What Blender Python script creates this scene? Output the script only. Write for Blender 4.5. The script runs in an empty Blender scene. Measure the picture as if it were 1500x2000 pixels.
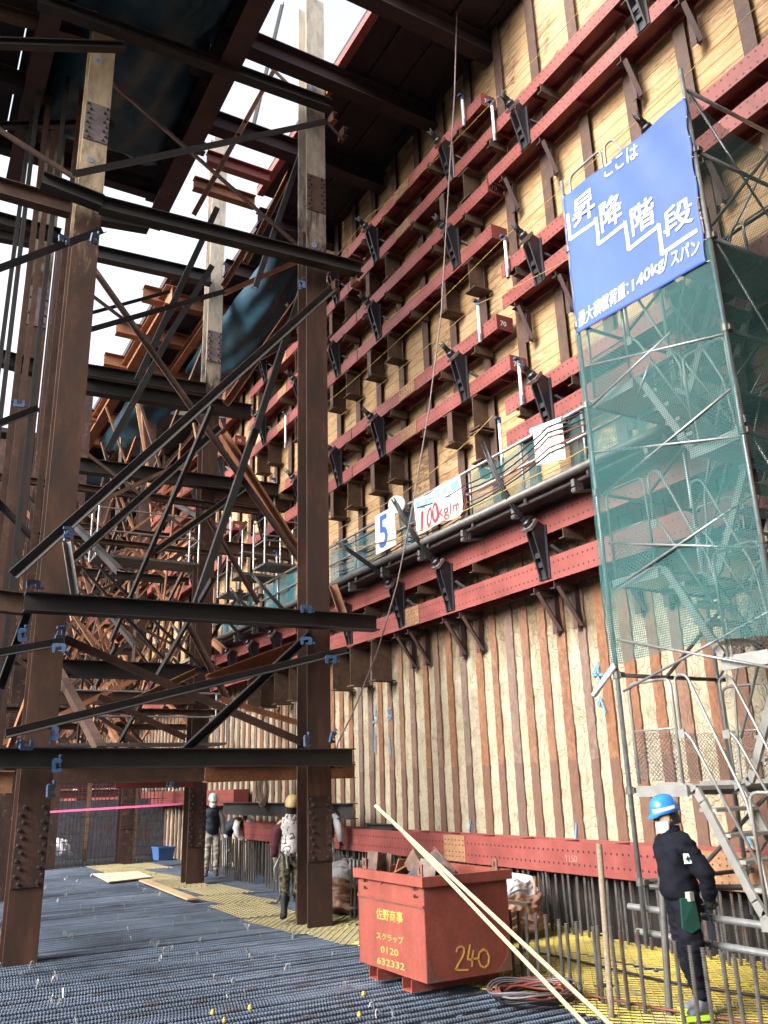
import bpy, bmesh, math, random
from mathutils import Vector, Matrix, Euler, noise
random.seed(7)
S = bpy.context.scene
COL = S.collection
# ---------------------------------------------------------------- camera
CX, CY, CF, CH = 750.0, 1000.0, 1654.0, 1.97      # measured from the photograph: centre, focal length (px), eye height
_y = Vector((-990.0, -562.0, -CF)).normalized()
_z = Vector((-159.0, 5150.0, -CF)); _z = (_z - _y * _y.dot(_z)).normalized()
_x = _y.cross(_z)
CAMR = Matrix((_x, _y, _z))                        # camera axes -> world axes (wall runs along +Y, height +Z)
cam = bpy.data.objects.new('camera', bpy.data.cameras.new('camera'))
COL.objects.link(cam)
cam.matrix_world = Matrix.Translation((0, 0, CH)) @ CAMR.to_4x4()
cam.data.sensor_fit = 'HORIZONTAL'; cam.data.sensor_width = 36.0
cam.data.lens = CF / 1500.0 * 36.0
cam.data.clip_start = 0.05; cam.data.clip_end = 2000
S.camera = cam
def P(px, py, ax, val):
    """the point of the plane x/y/z = val seen at photograph pixel (px, py)"""
    d = CAMR @ Vector((px - CX, CY - py, -CF))
    i = 'xyz'.index(ax)
    o = Vector((0, 0, CH))
    return o + d * ((val - o[i]) / d[i])
# ---------------------------------------------------------------- light
SUN_AZ = Vector((-0.88, -0.12, 0.52)).normalized()   # direction towards the sun
wd = bpy.data.worlds.new('World'); S.world = wd; wd.use_nodes = True
nt = wd.node_tree; bg = nt.nodes['Background']
sky = nt.nodes.new('ShaderNodeTexSky'); sky.sky_type = 'NISHITA'; sky.sun_disc = False
sky.sun_elevation = math.asin(SUN_AZ.z); sky.sun_rotation = math.atan2(SUN_AZ.x, SUN_AZ.y)
sky.air_density = 1.0; sky.dust_density = 6.0; sky.ozone_density = 1.0
hs = nt.nodes.new('ShaderNodeHueSaturation'); hs.inputs['Saturation'].default_value = 0.35; hs.inputs['Value'].default_value = 1.1   # thin overcast
nt.links.new(sky.outputs[0], hs.inputs['Color']); nt.links.new(hs.outputs[0], bg.inputs[0]); bg.inputs[1].default_value = 0.15
sl = bpy.data.lights.new('sun', 'SUN'); sl.energy = 0.7; sl.angle = math.radians(28); sl.color = (1.0, 0.95, 0.87)
so = bpy.data.objects.new('sun', sl); COL.objects.link(so)
so.rotation_euler = (-SUN_AZ).to_track_quat('-Z', 'Y').to_euler()
S.view_settings.view_transform = 'Standard'; S.view_settings.look = 'None'
S.view_settings.exposure = 2.0; S.view_settings.gamma = 1.0
S.cycles.max_bounces = 8; S.cycles.transparent_max_bounces = 16
# ---------------------------------------------------------------- materials
def srgb(r, g, b):
    f = lambda c: (c / 255 / 12.92) if c / 255 <= 0.04045 else ((c / 255 + 0.055) / 1.055) ** 2.4
    return (f(r), f(g), f(b), 1)
class N:
    """small node-tree helper"""
    def __init__(s, name):
        s.m = bpy.data.materials.new(name); s.m.use_nodes = True
        s.t = s.m.node_tree; s.b = s.t.nodes['Principled BSDF']; s.out = s.t.nodes['Material Output']
    def n(s, typ, **kw):
        nd = s.t.nodes.new(typ)
        for k, v in kw.items():
            if k.startswith('i_'): s.set(nd.inputs[k[2:].replace('_', ' ')], v)
            else: setattr(nd, k, v)
        return nd
    def set(s, sock, v):
        if hasattr(v, 'is_output') or isinstance(v, bpy.types.NodeSocket): s.t.links.new(v, sock)
        else: sock.default_value = v
    def math(s, op, a, b=None, c=None, clamp=False):
        nd = s.t.nodes.new('ShaderNodeMath'); nd.operation = op; nd.use_clamp = clamp
        s.set(nd.inputs[0], a)
        if b is not None: s.set(nd.inputs[1], b)
        if c is not None: s.set(nd.inputs[2], c)
        return nd.outputs[0]
    def coord(s, kind='Object', scale=(1, 1, 1)):
        if kind == 'World': c = s.n('ShaderNodeNewGeometry').outputs['Position']
        else: c = s.n('ShaderNodeTexCoord').outputs[kind]
        mp = s.n('ShaderNodeMapping'); s.set(mp.inputs['Vector'], c); mp.inputs['Scale'].default_value = scale
        return mp.outputs[0]
    def noise(s, vec, scale, detail=4, rough=0.6, dist=0.0):
        nd = s.n('ShaderNodeTexNoise'); s.set(nd.inputs['Vector'], vec)
        nd.inputs['Scale'].default_value = scale; nd.inputs['Detail'].default_value = detail
        nd.inputs['Roughness'].default_value = rough; nd.inputs['Distortion'].default_value = dist
        return nd.outputs['Fac']
    def ramp(s, fac, stops, interp='LINEAR'):
        nd = s.n('ShaderNodeValToRGB'); s.set(nd.inputs[0], fac); r = nd.color_ramp; r.interpolation = interp
        while len(r.elements) < len(stops): r.elements.new(0.5)
        for e, (p, c) in zip(r.elements, stops):
            e.position = p; e.color = c if len(c) == 4 else (*c, 1)
        return nd.outputs[0]
    def mix(s, fac, a, b, blend='MIX'):
        nd = s.n('ShaderNodeMix'); nd.data_type = 'RGBA'; nd.blend_type = blend
        s.set(nd.inputs[0], fac); s.set(nd.inputs[6], a); s.set(nd.inputs[7], b)
        return nd.outputs[2]
    def bump(s, h, strength=0.3, dist=0.01):
        nd = s.n('ShaderNodeBump'); s.set(nd.inputs['Height'], h)
        nd.inputs['Strength'].default_value = strength; nd.inputs['Distance'].default_value = dist
        s.t.links.new(nd.outputs[0], s.b.inputs['Normal'])
    def fin(s, col, rough=0.7, metal=0.0, spec=None):
        s.set(s.b.inputs['Base Color'], col); s.set(s.b.inputs['Roughness'], rough)
        s.b.inputs['Metallic'].default_value = metal
        if spec is not None: s.b.inputs['Specular IOR Level'].default_value = spec
        return s.m
def c4(c): return c if len(c) == 4 else (*c, 1)
def simple(name, col, rough=0.6, metal=0.0, var=0.25, scale=6, kind='Object', bump=0.0, stretch=(1, 1, 1), dirt=None, spec=None):
    k = N(name); v = k.coord(kind, stretch)
    f = k.noise(v, scale, 5, 0.65)
    lo = tuple(x * (1 - var) for x in col[:3]); hi = tuple(min(1, x * (1 + var)) for x in col[:3])
    c = k.ramp(f, [(0.3, lo), (0.7, hi)])
    if dirt:
        g = k.noise(v, scale * 0.45, 6, 0.7, 0.4)
        c = k.mix(k.ramp(g, [(0.52, (0, 0, 0)), (0.68, (1, 1, 1))]), c, c4(dirt))
    if bump: k.bump(k.noise(v, scale * 8, 3), bump, 0.004)
    return k.fin(c, rough, metal, spec)
def rust(name, base, light, dark, scale=3.0, rough=0.75, stretch=(1, 1, 0.25), speck=None, metal=0.0):
    k = N(name); v = k.coord('World', stretch)
    f = k.noise(v, scale, 7, 0.7, 0.3)
    c = k.ramp(f, [(0.28, dark), (0.48, base), (0.72, light)])
    v2 = k.coord('World', (1, 1, 1)); g = k.noise(v2, 28, 4, 0.7)
    c = k.mix(k.ramp(g, [(0.35, (0.55, 0.55, 0.55)), (0.6, (0, 0, 0))]), c, c4(dark))
    if speck:
        g2 = k.noise(v2, 7, 6, 0.75, 0.5)
        c = k.mix(k.ramp(g2, [(0.58, (0, 0, 0)), (0.66, (1, 1, 1))]), c, c4(speck))
    k.bump(g, 0.25, 0.004)
    return k.fin(c, rough, metal)
M = {}
M['column'] = rust('column_rust', (0.046, 0.021, 0.0165), (0.115, 0.05, 0.03), (0.02, 0.013, 0.012), 3.4, speck=(0.15, 0.11, 0.09))
M['beam'] = rust('beam_black_steel', (0.017, 0.0155, 0.0155), (0.036, 0.029, 0.026), (0.009, 0.008, 0.008), 3, 0.62, (0.5, 1, 1), metal=0.0)
M['brown'] = rust('brown_steel', (0.075, 0.038, 0.026), (0.135, 0.07, 0.045), (0.04, 0.022, 0.017), 3, 0.7, (1, 1, 1))
M['orange'] = rust('rust_and_lit_orange_steel', (0.23, 0.095, 0.045), (0.34, 0.16, 0.085), (0.13, 0.05, 0.025), 2.5, 0.7, (1, 1, 1))  # orange rust; on lit struts the light is put into this colour
M['bracket'] = rust('dark_bracket_rust', (0.09, 0.052, 0.033), (0.17, 0.095, 0.055), (0.04, 0.026, 0.02), 4, 0.8, (1, 1, 1), speck=(0.12, 0.085, 0.06))
M['black'] = simple('black_painted_steel', (0.018, 0.017, 0.022), 0.42, 0, 0.3, 9, spec=0.5)
M['plate'] = rust('splice_plate_rust', (0.28, 0.15, 0.075), (0.36, 0.21, 0.11), (0.17, 0.08, 0.04), 5, 0.75, (1, 1, 1))
M['greyplate'] = rust('grey_splice_plate', (0.15, 0.125, 0.13), (0.24, 0.2, 0.2), (0.09, 0.06, 0.055), 5, 0.6, (1, 1, 1))
M['bolt'] = simple('bolt_steel', (0.035, 0.025, 0.023), 0.5)
M['galv'] = simple('galvanised_pipe', (0.29, 0.30, 0.31), 0.38, 0.55, 0.25, 14, dirt=(0.28, 0.27, 0.25, 1))
M['galvdark'] = simple('weathered_pipe', (0.11, 0.108, 0.105), 0.5, 0.3, 0.3, 10, dirt=(0.1, 0.085, 0.07, 1))
M['alu'] = simple('aluminium', (0.30, 0.30, 0.285), 0.4, 0.4, 0.15, 7)
M['white'] = simple('white_enamel', (0.78, 0.79, 0.8), 0.4, 0, 0.05)
M['clampblue'] = simple('blue_clamp_paint', (0.02, 0.06, 0.14), 0.5, 0, 0.4, 20, dirt=(0.06, 0.05, 0.045, 1))
M['lightwood'] = simple('fresh_timber', (0.44, 0.31, 0.18), 0.6, 0, 0.18, 3, stretch=(1, 14, 14))
M['greywood'] = simple('weathered_timber', (0.22, 0.18, 0.13), 0.8, 0, 0.3, 4, stretch=(10, 2, 10))
M['ply'] = simple('plywood', (0.55, 0.45, 0.33), 0.7, 0, 0.1, 3)
M['yellowrope'] = simple('yellow_rope', (0.36, 0.25, 0.08), 0.8, 0, 0.15)
M['tie'] = simple('tie_wire', (0.26, 0.27, 0.28), 0.5, 0.4, 0.3)
M['cable'] = simple('black_cable', (0.014, 0.014, 0.016), 0.45)
M['redcable'] = simple('brown_red_hose', (0.16, 0.04, 0.03), 0.5)
M['wire'] = simple('steel_rope', (0.17, 0.13, 0.13), 0.5, 0.3)
M['chalk'] = simple('faint_chalk', (0.36, 0.17, 0.16), 0.8)
M['base'] = simple('shade_panel_dark', (0.02, 0.017, 0.015), 0.6, 0, 0.5, 3, kind='World')  # shade behind the upright bars, put into a near-black colour
M['pink'] = simple('pink_tape', (0.36, 0.03, 0.13), 0.5, 0, 0.05)
M['tarp'] = simple('blue_green_tarp', (0.010, 0.042, 0.066), 0.5, 0, 0.45, 2.2, bump=0.2)
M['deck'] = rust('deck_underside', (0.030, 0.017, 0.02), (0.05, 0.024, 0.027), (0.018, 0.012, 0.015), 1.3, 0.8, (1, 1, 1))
M['girder'] = rust('girder_brown', (0.06, 0.03, 0.028), (0.09, 0.043, 0.036), (0.03, 0.02, 0.02), 2, 0.75, (1, 1, 1))
def rebar_mat():
    k = N('floor_rebar_steel'); w = k.coord('World'); f = k.noise(k.coord('World', (1, 1, 1)), 0.55, 5, 0.7); g = k.noise(k.coord('World', (2, 9, 1)), 1.2, 4, 0.7)
    c = k.ramp(f, [(0.35, (0.075, 0.095, 0.13)), (0.5, (0.12, 0.155, 0.215)), (0.65, (0.17, 0.21, 0.28))])  # paler blue patches put the sheen of the bars into their colour
    c = k.mix(k.ramp(g, [(0.55, (0, 0, 0)), (0.68, (0.8, 0.8, 0.8))]), c, (0.085, 0.06, 0.048, 1))
    c = k.mix(k.ramp(k.noise(w, 9, 5, 0.75), [(0.58, (0, 0, 0)), (0.7, (0.7, 0.7, 0.7))]), c, (0.20, 0.20, 0.20, 1))
    return k.fin(c, 0.42, 0.3)
M['rebar'] = rebar_mat()
M['stub'] = simple('upright_rebar', (0.115, 0.11, 0.105), 0.5, 0.4, 0.35, 9, kind='World', dirt=(0.12, 0.06, 0.04, 1))
M['floor'] = simple('wet_concrete_bed', (0.014, 0.017, 0.022), 0.75, 0, 0.5, 1.2, kind='World')
M['meshyellow'] = simple('yellow_mesh', (0.42, 0.325, 0.035), 0.55, 0.1, 0.2, 3, kind='World', dirt=(0.2, 0.16, 0.07, 1))
M['wornmesh'] = simple('worn_dusty_mesh', (0.2, 0.168, 0.07), 0.7, 0, 0.25, 3, kind='World', dirt=(0.1, 0.09, 0.06, 1))
M['bin'] = rust('bin_red_paint', (0.24, 0.054, 0.038), (0.30, 0.08, 0.058), (0.15, 0.038, 0.028), 3.2, 0.6, (1, 1, 0.45), speck=(0.17, 0.07, 0.05))
M['binrust'] = rust('bin_worn_rust', (0.16, 0.07, 0.05), (0.24, 0.1, 0.07), (0.08, 0.045, 0.035), 5, 0.8, (1, 1, 1))
M['yellowpaint'] = simple('yellow_lettering', (0.56, 0.32, 0.075), 0.6, 0, 0.15)
M['whitepaint'] = simple('white_lettering', (0.80, 0.80, 0.80), 0.6, 0, 0.04)
M['bluepaint'] = simple('blue_spray_paint', (0.10, 0.26, 0.50), 0.8, 0, 0.35, 20)
M['redpaint'] = simple('red_lettering', (0.62, 0.06, 0.08), 0.6, 0, 0.06)
M['cyanpaint'] = simple('cyan_sign_band', (0.13, 0.46, 0.58), 0.55, 0, 0.05)
M['signblue'] = simple('blue_numeral', (0.05, 0.14, 0.52), 0.5, 0, 0.05)
M['bluebanner'] = simple('blue_banner_cloth', (0.055, 0.115, 0.42), 0.55, 0, 0.08, 1.5)
M['whitebag'] = simple('white_sack_cloth', (0.50, 0.51, 0.53), 0.7, 0, 0.12, 5, bump=0.3)
M['pinkbag'] = simple('faded_pink_sack_cloth', (0.34, 0.20, 0.145), 0.75, 0, 0.2, 3, bump=0.3)
M['bluetub'] = simple('blue_plastic', (0.04, 0.10, 0.26), 0.45, 0, 0.1)
M['skin'] = simple('skin', (0.50, 0.29, 0.2), 0.55, 0, 0.06)
M['navy'] = simple('navy_work_cloth', (0.0045, 0.0055, 0.011), 0.85, 0, 0.4, 9, bump=0.25, spec=0.2)
M['navyvest'] = simple('navy_vest', (0.009, 0.013, 0.03), 0.8, 0, 0.3, 9, bump=0.2)
M['whitecloth'] = simple('pale_work_cloth', (0.42, 0.43, 0.45), 0.8, 0, 0.15, 6, bump=0.2)
M['beige'] = simple('beige_work_cloth', (0.33, 0.30, 0.26), 0.85, 0, 0.15, 7, bump=0.2)
M['maroon'] = simple('maroon_sleeve', (0.075, 0.013, 0.022), 0.8, 0, 0.2)
M['bluehelmet'] = simple('blue_helmet_shell', (0.03, 0.19, 0.62), 0.25, 0, 0.05)
M['whitehelmet'] = simple('white_helmet_shell', (0.50, 0.51, 0.50), 0.3, 0, 0.08)
M['creamhelmet'] = simple('cream_helmet_shell', (0.50, 0.36, 0.17), 0.4, 0, 0.1, 8)
M['mask'] = simple('white_face_mask', (0.82, 0.83, 0.85), 0.8, 0, 0.03)
M['hair'] = simple('black_hair', (0.012, 0.01, 0.01), 0.5)
M['boot'] = simple('dark_boot', (0.02, 0.02, 0.024), 0.6, 0, 0.3)
M['greyshoe'] = simple('grey_shoe', (0.10, 0.11, 0.13), 0.7)
M['lime'] = simple('lime_sole', (0.50, 0.80, 0.05), 0.5, 0, 0.05)
M['glove'] = simple('dark_glove', (0.03, 0.035, 0.028), 0.8, 0, 0.4, 30)
M['greenpouch'] = simple('green_pouch', (0.008, 0.05, 0.04), 0.5, 0, 0.3)
M['leather'] = simple('dark_tool_belt', (0.03, 0.022, 0.018), 0.6, 0, 0.3)
M['silver'] = simple('bright_tool_metal', (0.6, 0.6, 0.6), 0.3, 0.7)
M['scrapgrey'] = simple('scrap_grey_steel', (0.12, 0.12, 0.14), 0.5, 0.4, 0.4, 6, dirt=(0.17, 0.08, 0.05, 1))
M['scrapdark'] = rust('scrap_dark_steel', (0.10, 0.06, 0.045), (0.22, 0.12, 0.07), (0.04, 0.03, 0.03), 6, 0.6, (1, 1, 1))
M['clearglass'] = simple('lamp_glass', (0.6, 0.62, 0.6), 0.15)
def camo_mat(name, cols, scale):
    k = N(name); v = k.coord('Object'); f = k.noise(v, scale, 2, 0.5, 0.6)
    st = [(0.0, cols[0]), (0.42, cols[1]), (0.5, cols[2]), (0.6, cols[3])]
    return k.fin(k.ramp(f, st, 'CONSTANT'), 0.85)
M['camo'] = camo_mat('camouflage_trousers', [(0.018, 0.018, 0.014), (0.07, 0.07, 0.04), (0.16, 0.14, 0.085), (0.035, 0.04, 0.025)], 13)
def camo_vest():
    k = N('patterned_pale_vest'); v = k.coord('Object', (1, 1, 0.8)); f = k.noise(v, 16, 2, 0.5, 1.2)
    c = k.ramp(f, [(0.0, (0.60, 0.56, 0.56)), (0.56, (0.60, 0.56, 0.56)), (0.59, (0.10, 0.09, 0.10))])
    k.bump(k.noise(k.coord('Object', (1, 1, 4)), 7, 2), 0.5, 0.02)
    return k.fin(c, 0.8)
M['camovest'] = camo_vest()
def painted_column(name, base, pale, cover):
    """rusty steel with worn pale paint above the height 'cover'"""
    k = N(name); v = k.coord('World', (1, 1, 0.3)); f = k.noise(v, 5, 7, 0.75, 0.6)
    r = k.ramp(k.noise(v, 2.2, 6, 0.7, 0.3), [(0.3, (0.022, 0.014, 0.013)), (0.5, tuple(x * 0.45 for x in base)), (0.72, (0.105, 0.047, 0.03))])
    pz = k.n('ShaderNodeSeparateXYZ'); k.set(pz.inputs[0], k.n('ShaderNodeNewGeometry').outputs['Position'])
    h = k.math('MULTIPLY_ADD', pz.outputs[2], 0.55, -cover * 0.55)
    a = k.math('ADD', h, k.math('MULTIPLY_ADD', f, 4.0, -2.0), clamp=True)
    p = k.ramp(k.noise(v, 6, 5, 0.7), [(0.32, tuple(x * 0.55 for x in pale)), (0.55, pale), (0.75, tuple(min(1, x * 1.1) for x in pale))])
    k.bump(f, 0.2, 0.004)
    return k.fin(k.mix(a, r, p), 0.7)
M['column_pale'] = painted_column('column_worn_paint', (0.10, 0.046, 0.03), (0.37, 0.325, 0.265), 11.4)
M['column_patch'] = painted_column('column_patchy_paint', (0.12, 0.055, 0.03), (0.40, 0.315, 0.20), 10.3)
def waler_mat():
    k = N('waler_red_paint'); o = k.coord('Object'); w = k.coord('World')
    c = k.ramp(k.noise(w, 1.6, 6, 0.7), [(0.3, (0.145, 0.034, 0.029)), (0.5, (0.21, 0.05, 0.043)), (0.72, (0.26, 0.077, 0.068))])
    st = k.noise(k.coord('World', (1, 1, 1)), 11, 5, 0.75)
    c = k.mix(k.ramp(st, [(0.62, (0, 0, 0)), (0.72, (0.8, 0.8, 0.8))]), c, (0.15, 0.05, 0.04, 1))
    sp = k.n('ShaderNodeSeparateXYZ'); k.set(sp.inputs[0], o)
    fy = k.math('MULTIPLY', k.math('SUBTRACT', k.math('FRACT', k.math('MULTIPLY', sp.outputs[1], 10.0)), 0.5), 0.1)
    fz = k.math('SUBTRACT', k.math('ABSOLUTE', sp.outputs[2]), 0.082)
    d2 = k.math('ADD', k.math('MULTIPLY', fy, fy), k.math('MULTIPLY', fz, fz))
    hole = k.math('LESS_THAN', d2, 0.016 ** 2)
    nz = k.n('ShaderNodeSeparateXYZ'); k.set(nz.inputs[0], k.n('ShaderNodeNewGeometry').outputs['Normal'])
    hole = k.math('MULTIPLY', hole, k.math('GREATER_THAN', k.math('ABSOLUTE', nz.outputs[0]), 0.7))
    c = k.mix(hole, c, (0.012, 0.006, 0.006, 1))
    return k.fin(c, 0.55)
M['waler'] = waler_mat()
M['walerplain'] = rust('waler_red_plain', (0.2, 0.04, 0.04), (0.25, 0.055, 0.052), (0.13, 0.03, 0.028), 3, 0.6, (1, 1, 1))
def lagging_mat():
    k = N('timber_lagging'); g = k.n('ShaderNodeTexCoord'); oi = k.n('ShaderNodeObjectInfo')
    sp = k.n('ShaderNodeSeparateXYZ'); k.set(sp.inputs[0], g.outputs['Object'])
    rnd = oi.outputs['Random']
    zs = k.math('ADD', k.math('MULTIPLY', sp.outputs[2], 4.3), k.math('MULTIPLY', rnd, 3.0))
    idx = k.math('FLOOR', zs); fr = k.math('FRACT', zs)
    key = k.math('ADD', k.math('MULTIPLY', idx, 1.37), k.math('MULTIPLY', rnd, 91.0))
    wn = k.n('ShaderNodeTexWhiteNoise'); wn.noise_dimensions = '1D'; k.set(wn.inputs['W'], key)
    cv = k.n('ShaderNodeCombineXYZ'); k.set(cv.inputs[0], key)
    k.set(cv.inputs[1], k.math('MULTIPLY', sp.outputs[1], 1.0)); k.set(cv.inputs[2], k.math('MULTIPLY', sp.outputs[2], 7.0))
    grain = k.noise(cv.outputs[0], 2.6, 6, 0.7, 0.8)
    c = k.ramp(grain, [(0.30, (0.19, 0.105, 0.046)), (0.47, (0.34, 0.20, 0.09)), (0.64, (0.45, 0.30, 0.155))])
    c = k.mix(k.math('MULTIPLY', wn.outputs['Value'], 0.55), c, (0.46, 0.335, 0.195, 1))
    cv2 = k.n('ShaderNodeCombineXYZ'); k.set(cv2.inputs[0], k.math('MULTIPLY', rnd, 50.0))
    k.set(cv2.inputs[1], sp.outputs[1]); k.set(cv2.inputs[2], sp.outputs[2])
    rot = k.n('ShaderNodeMapping'); k.set(rot.inputs[0], cv2.outputs[0]); rot.inputs['Rotation'].default_value = (0.45, 0, 0); rot.inputs['Scale'].default_value = (1, 1.6, 7.5)
    streak = k.noise(rot.outputs[0], 1.7, 5, 0.65, 0.9)
    patch = k.noise(cv2.outputs[0], 0.95, 3, 0.6, 0.5)
    stain = k.math('MULTIPLY', k.ramp(streak, [(0.47, (0, 0, 0)), (0.57, (1, 1, 1))]), k.ramp(patch, [(0.47, (0.04, 0.04, 0.04)), (0.62, (0.92, 0.92, 0.92))]))
    c = k.mix(stain, c, (0.13, 0.066, 0.034, 1))
    knot = k.n('ShaderNodeTexVoronoi'); k.set(knot.inputs['Vector'], cv.outputs[0]); knot.inputs['Scale'].default_value = 1.6
    c = k.mix(k.ramp(knot.outputs['Distance'], [(0.05, (0.8, 0.8, 0.8)), (0.11, (0, 0, 0))]), c, (0.16, 0.075, 0.03, 1))
    line = k.math('LESS_THAN', k.math('MINIMUM', fr, k.math('SUBTRACT', 1.0, fr)), 0.028)
    c = k.mix(k.math('MULTIPLY', line, 0.85), c, (0.05, 0.026, 0.014, 1))
    k.bump(k.math('SUBTRACT', grain, line), 0.35, 0.01)
    return k.fin(c, 0.8)
M['lagging'] = lagging_mat()
def smw_mat():
    k = N('cut_soil_cement'); w = k.coord('World')
    z = k.n('ShaderNodeSeparateXYZ'); k.set(z.inputs[0], k.n('ShaderNodeNewGeometry').outputs['Position'])
    a = k.noise(w, 3.2, 8, 0.72, 0.4)
    c = k.ramp(a, [(0.28, (0.26, 0.22, 0.145)), (0.45, (0.41, 0.36, 0.255)), (0.7, (0.49, 0.44, 0.33))])
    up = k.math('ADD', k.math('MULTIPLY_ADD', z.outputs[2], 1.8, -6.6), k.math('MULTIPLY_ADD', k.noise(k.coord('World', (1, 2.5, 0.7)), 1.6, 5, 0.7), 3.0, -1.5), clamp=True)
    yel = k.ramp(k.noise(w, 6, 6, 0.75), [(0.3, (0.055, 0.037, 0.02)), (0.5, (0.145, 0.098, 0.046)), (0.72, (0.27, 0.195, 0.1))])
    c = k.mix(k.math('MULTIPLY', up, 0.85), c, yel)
    s = k.noise(k.coord('World', (1, 1, 0.8)), 13, 6, 0.8, 1.5)
    c = k.mix(k.ramp(s, [(0.55, (0, 0, 0)), (0.66, (0.85, 0.85, 0.85))]), c, (0.14, 0.105, 0.062, 1))
    cr = k.n('ShaderNodeTexVoronoi'); cr.feature = 'DISTANCE_TO_EDGE'; dv = k.n('ShaderNodeMixRGB'); dv.inputs[0].default_value = 0.3; k.set(dv.inputs[1], k.coord('World', (1, 1, 0.6))); nz_ = k.n('ShaderNodeTexNoise'); nz_.inputs['Scale'].default_value = 4; k.set(nz_.inputs['Vector'], w); k.set(dv.inputs[2], nz_.outputs['Color']); k.set(cr.inputs['Vector'], dv.outputs[0]); cr.inputs['Scale'].default_value = 7.5
    c = k.mix(k.ramp(cr.outputs['Distance'], [(0.0, (0.22, 0.22, 0.22)), (0.03, (0, 0, 0))]), c, (0.16, 0.12, 0.075, 1))
    h = k.math('ADD', k.noise(k.coord('World', (1, 1, 0.55)), 7, 8, 0.75, 2.2), k.math('MULTIPLY', k.math('MINIMUM', cr.outputs['Distance'], 0.06), 5.0))
    k.bump(h, 1.0, 0.045)
    return k.fin(c, 0.9)
M['smw'] = smw_mat()
def strip_mat():
    k = N('soldier_pile_rust'); oi = k.n('ShaderNodeObjectInfo')
    z = k.n('ShaderNodeSeparateXYZ'); k.set(z.inputs[0], k.n('ShaderNodeNewGeometry').outputs['Position'])
    w = k.coord('World', (1, 1, 0.6))
    f = k.noise(w, 9, 7, 0.8, 1.2)
    c1 = k.ramp(f, [(0.3, (0.085, 0.036, 0.021)), (0.5, (0.185, 0.08, 0.04)), (0.7, (0.28, 0.145, 0.08))])
    c2 = k.ramp(f, [(0.3, (0.085, 0.055, 0.047)), (0.5, (0.155, 0.105, 0.085)), (0.7, (0.24, 0.175, 0.135))])
    c = k.mix(k.ramp(oi.outputs['Random'], [(0.3, (0, 0, 0)), (0.8, (1, 1, 1))]), c1, c2)
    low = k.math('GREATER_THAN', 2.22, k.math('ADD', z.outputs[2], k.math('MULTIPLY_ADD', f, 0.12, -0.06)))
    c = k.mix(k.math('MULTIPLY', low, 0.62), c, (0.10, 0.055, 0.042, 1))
    k.bump(f, 0.6, 0.015)
    return k.fin(c, 0.8)
M['strip'] = strip_mat()
def net_mat(name, col, density, cell=0.022):
    k = N(name); v = k.coord('World')
    sp = k.n('ShaderNodeSeparateXYZ'); k.set(sp.inputs[0], v)
    u = k.math('FRACT', k.math('MULTIPLY', k.math('ADD', sp.outputs[0], sp.outputs[1]), 1 / cell))
    w = k.math('FRACT', k.math('MULTIPLY', sp.outputs[2], 1 / cell))
    th = k.math('LESS_THAN', k.math('MINIMUM', u, w), density)
    f = k.noise(v, 1.3, 3)
    k.set(k.b.inputs['Base Color'], k.ramp(f, [(0.3, tuple(x * 0.7 for x in col)), (0.7, tuple(x * 1.25 for x in col))]))
    k.b.inputs['Roughness'].default_value = 0.6
    tr = k.n('ShaderNodeBsdfTransparent'); mx = k.n('ShaderNodeMixShader')
    k.set(mx.inputs[0], th); k.set(mx.inputs[1], tr.outputs[0]); k.set(mx.inputs[2], k.b.outputs[0])
    k.t.links.new(mx.outputs[0], k.out.inputs[0])
    return k.m
M['net'] = net_mat('green_safety_net', (0.016, 0.10, 0.10), 0.32)
M['darknet'] = net_mat('dark_teal_net', (0.02, 0.12, 0.15), 0.42, 0.03)
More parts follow.
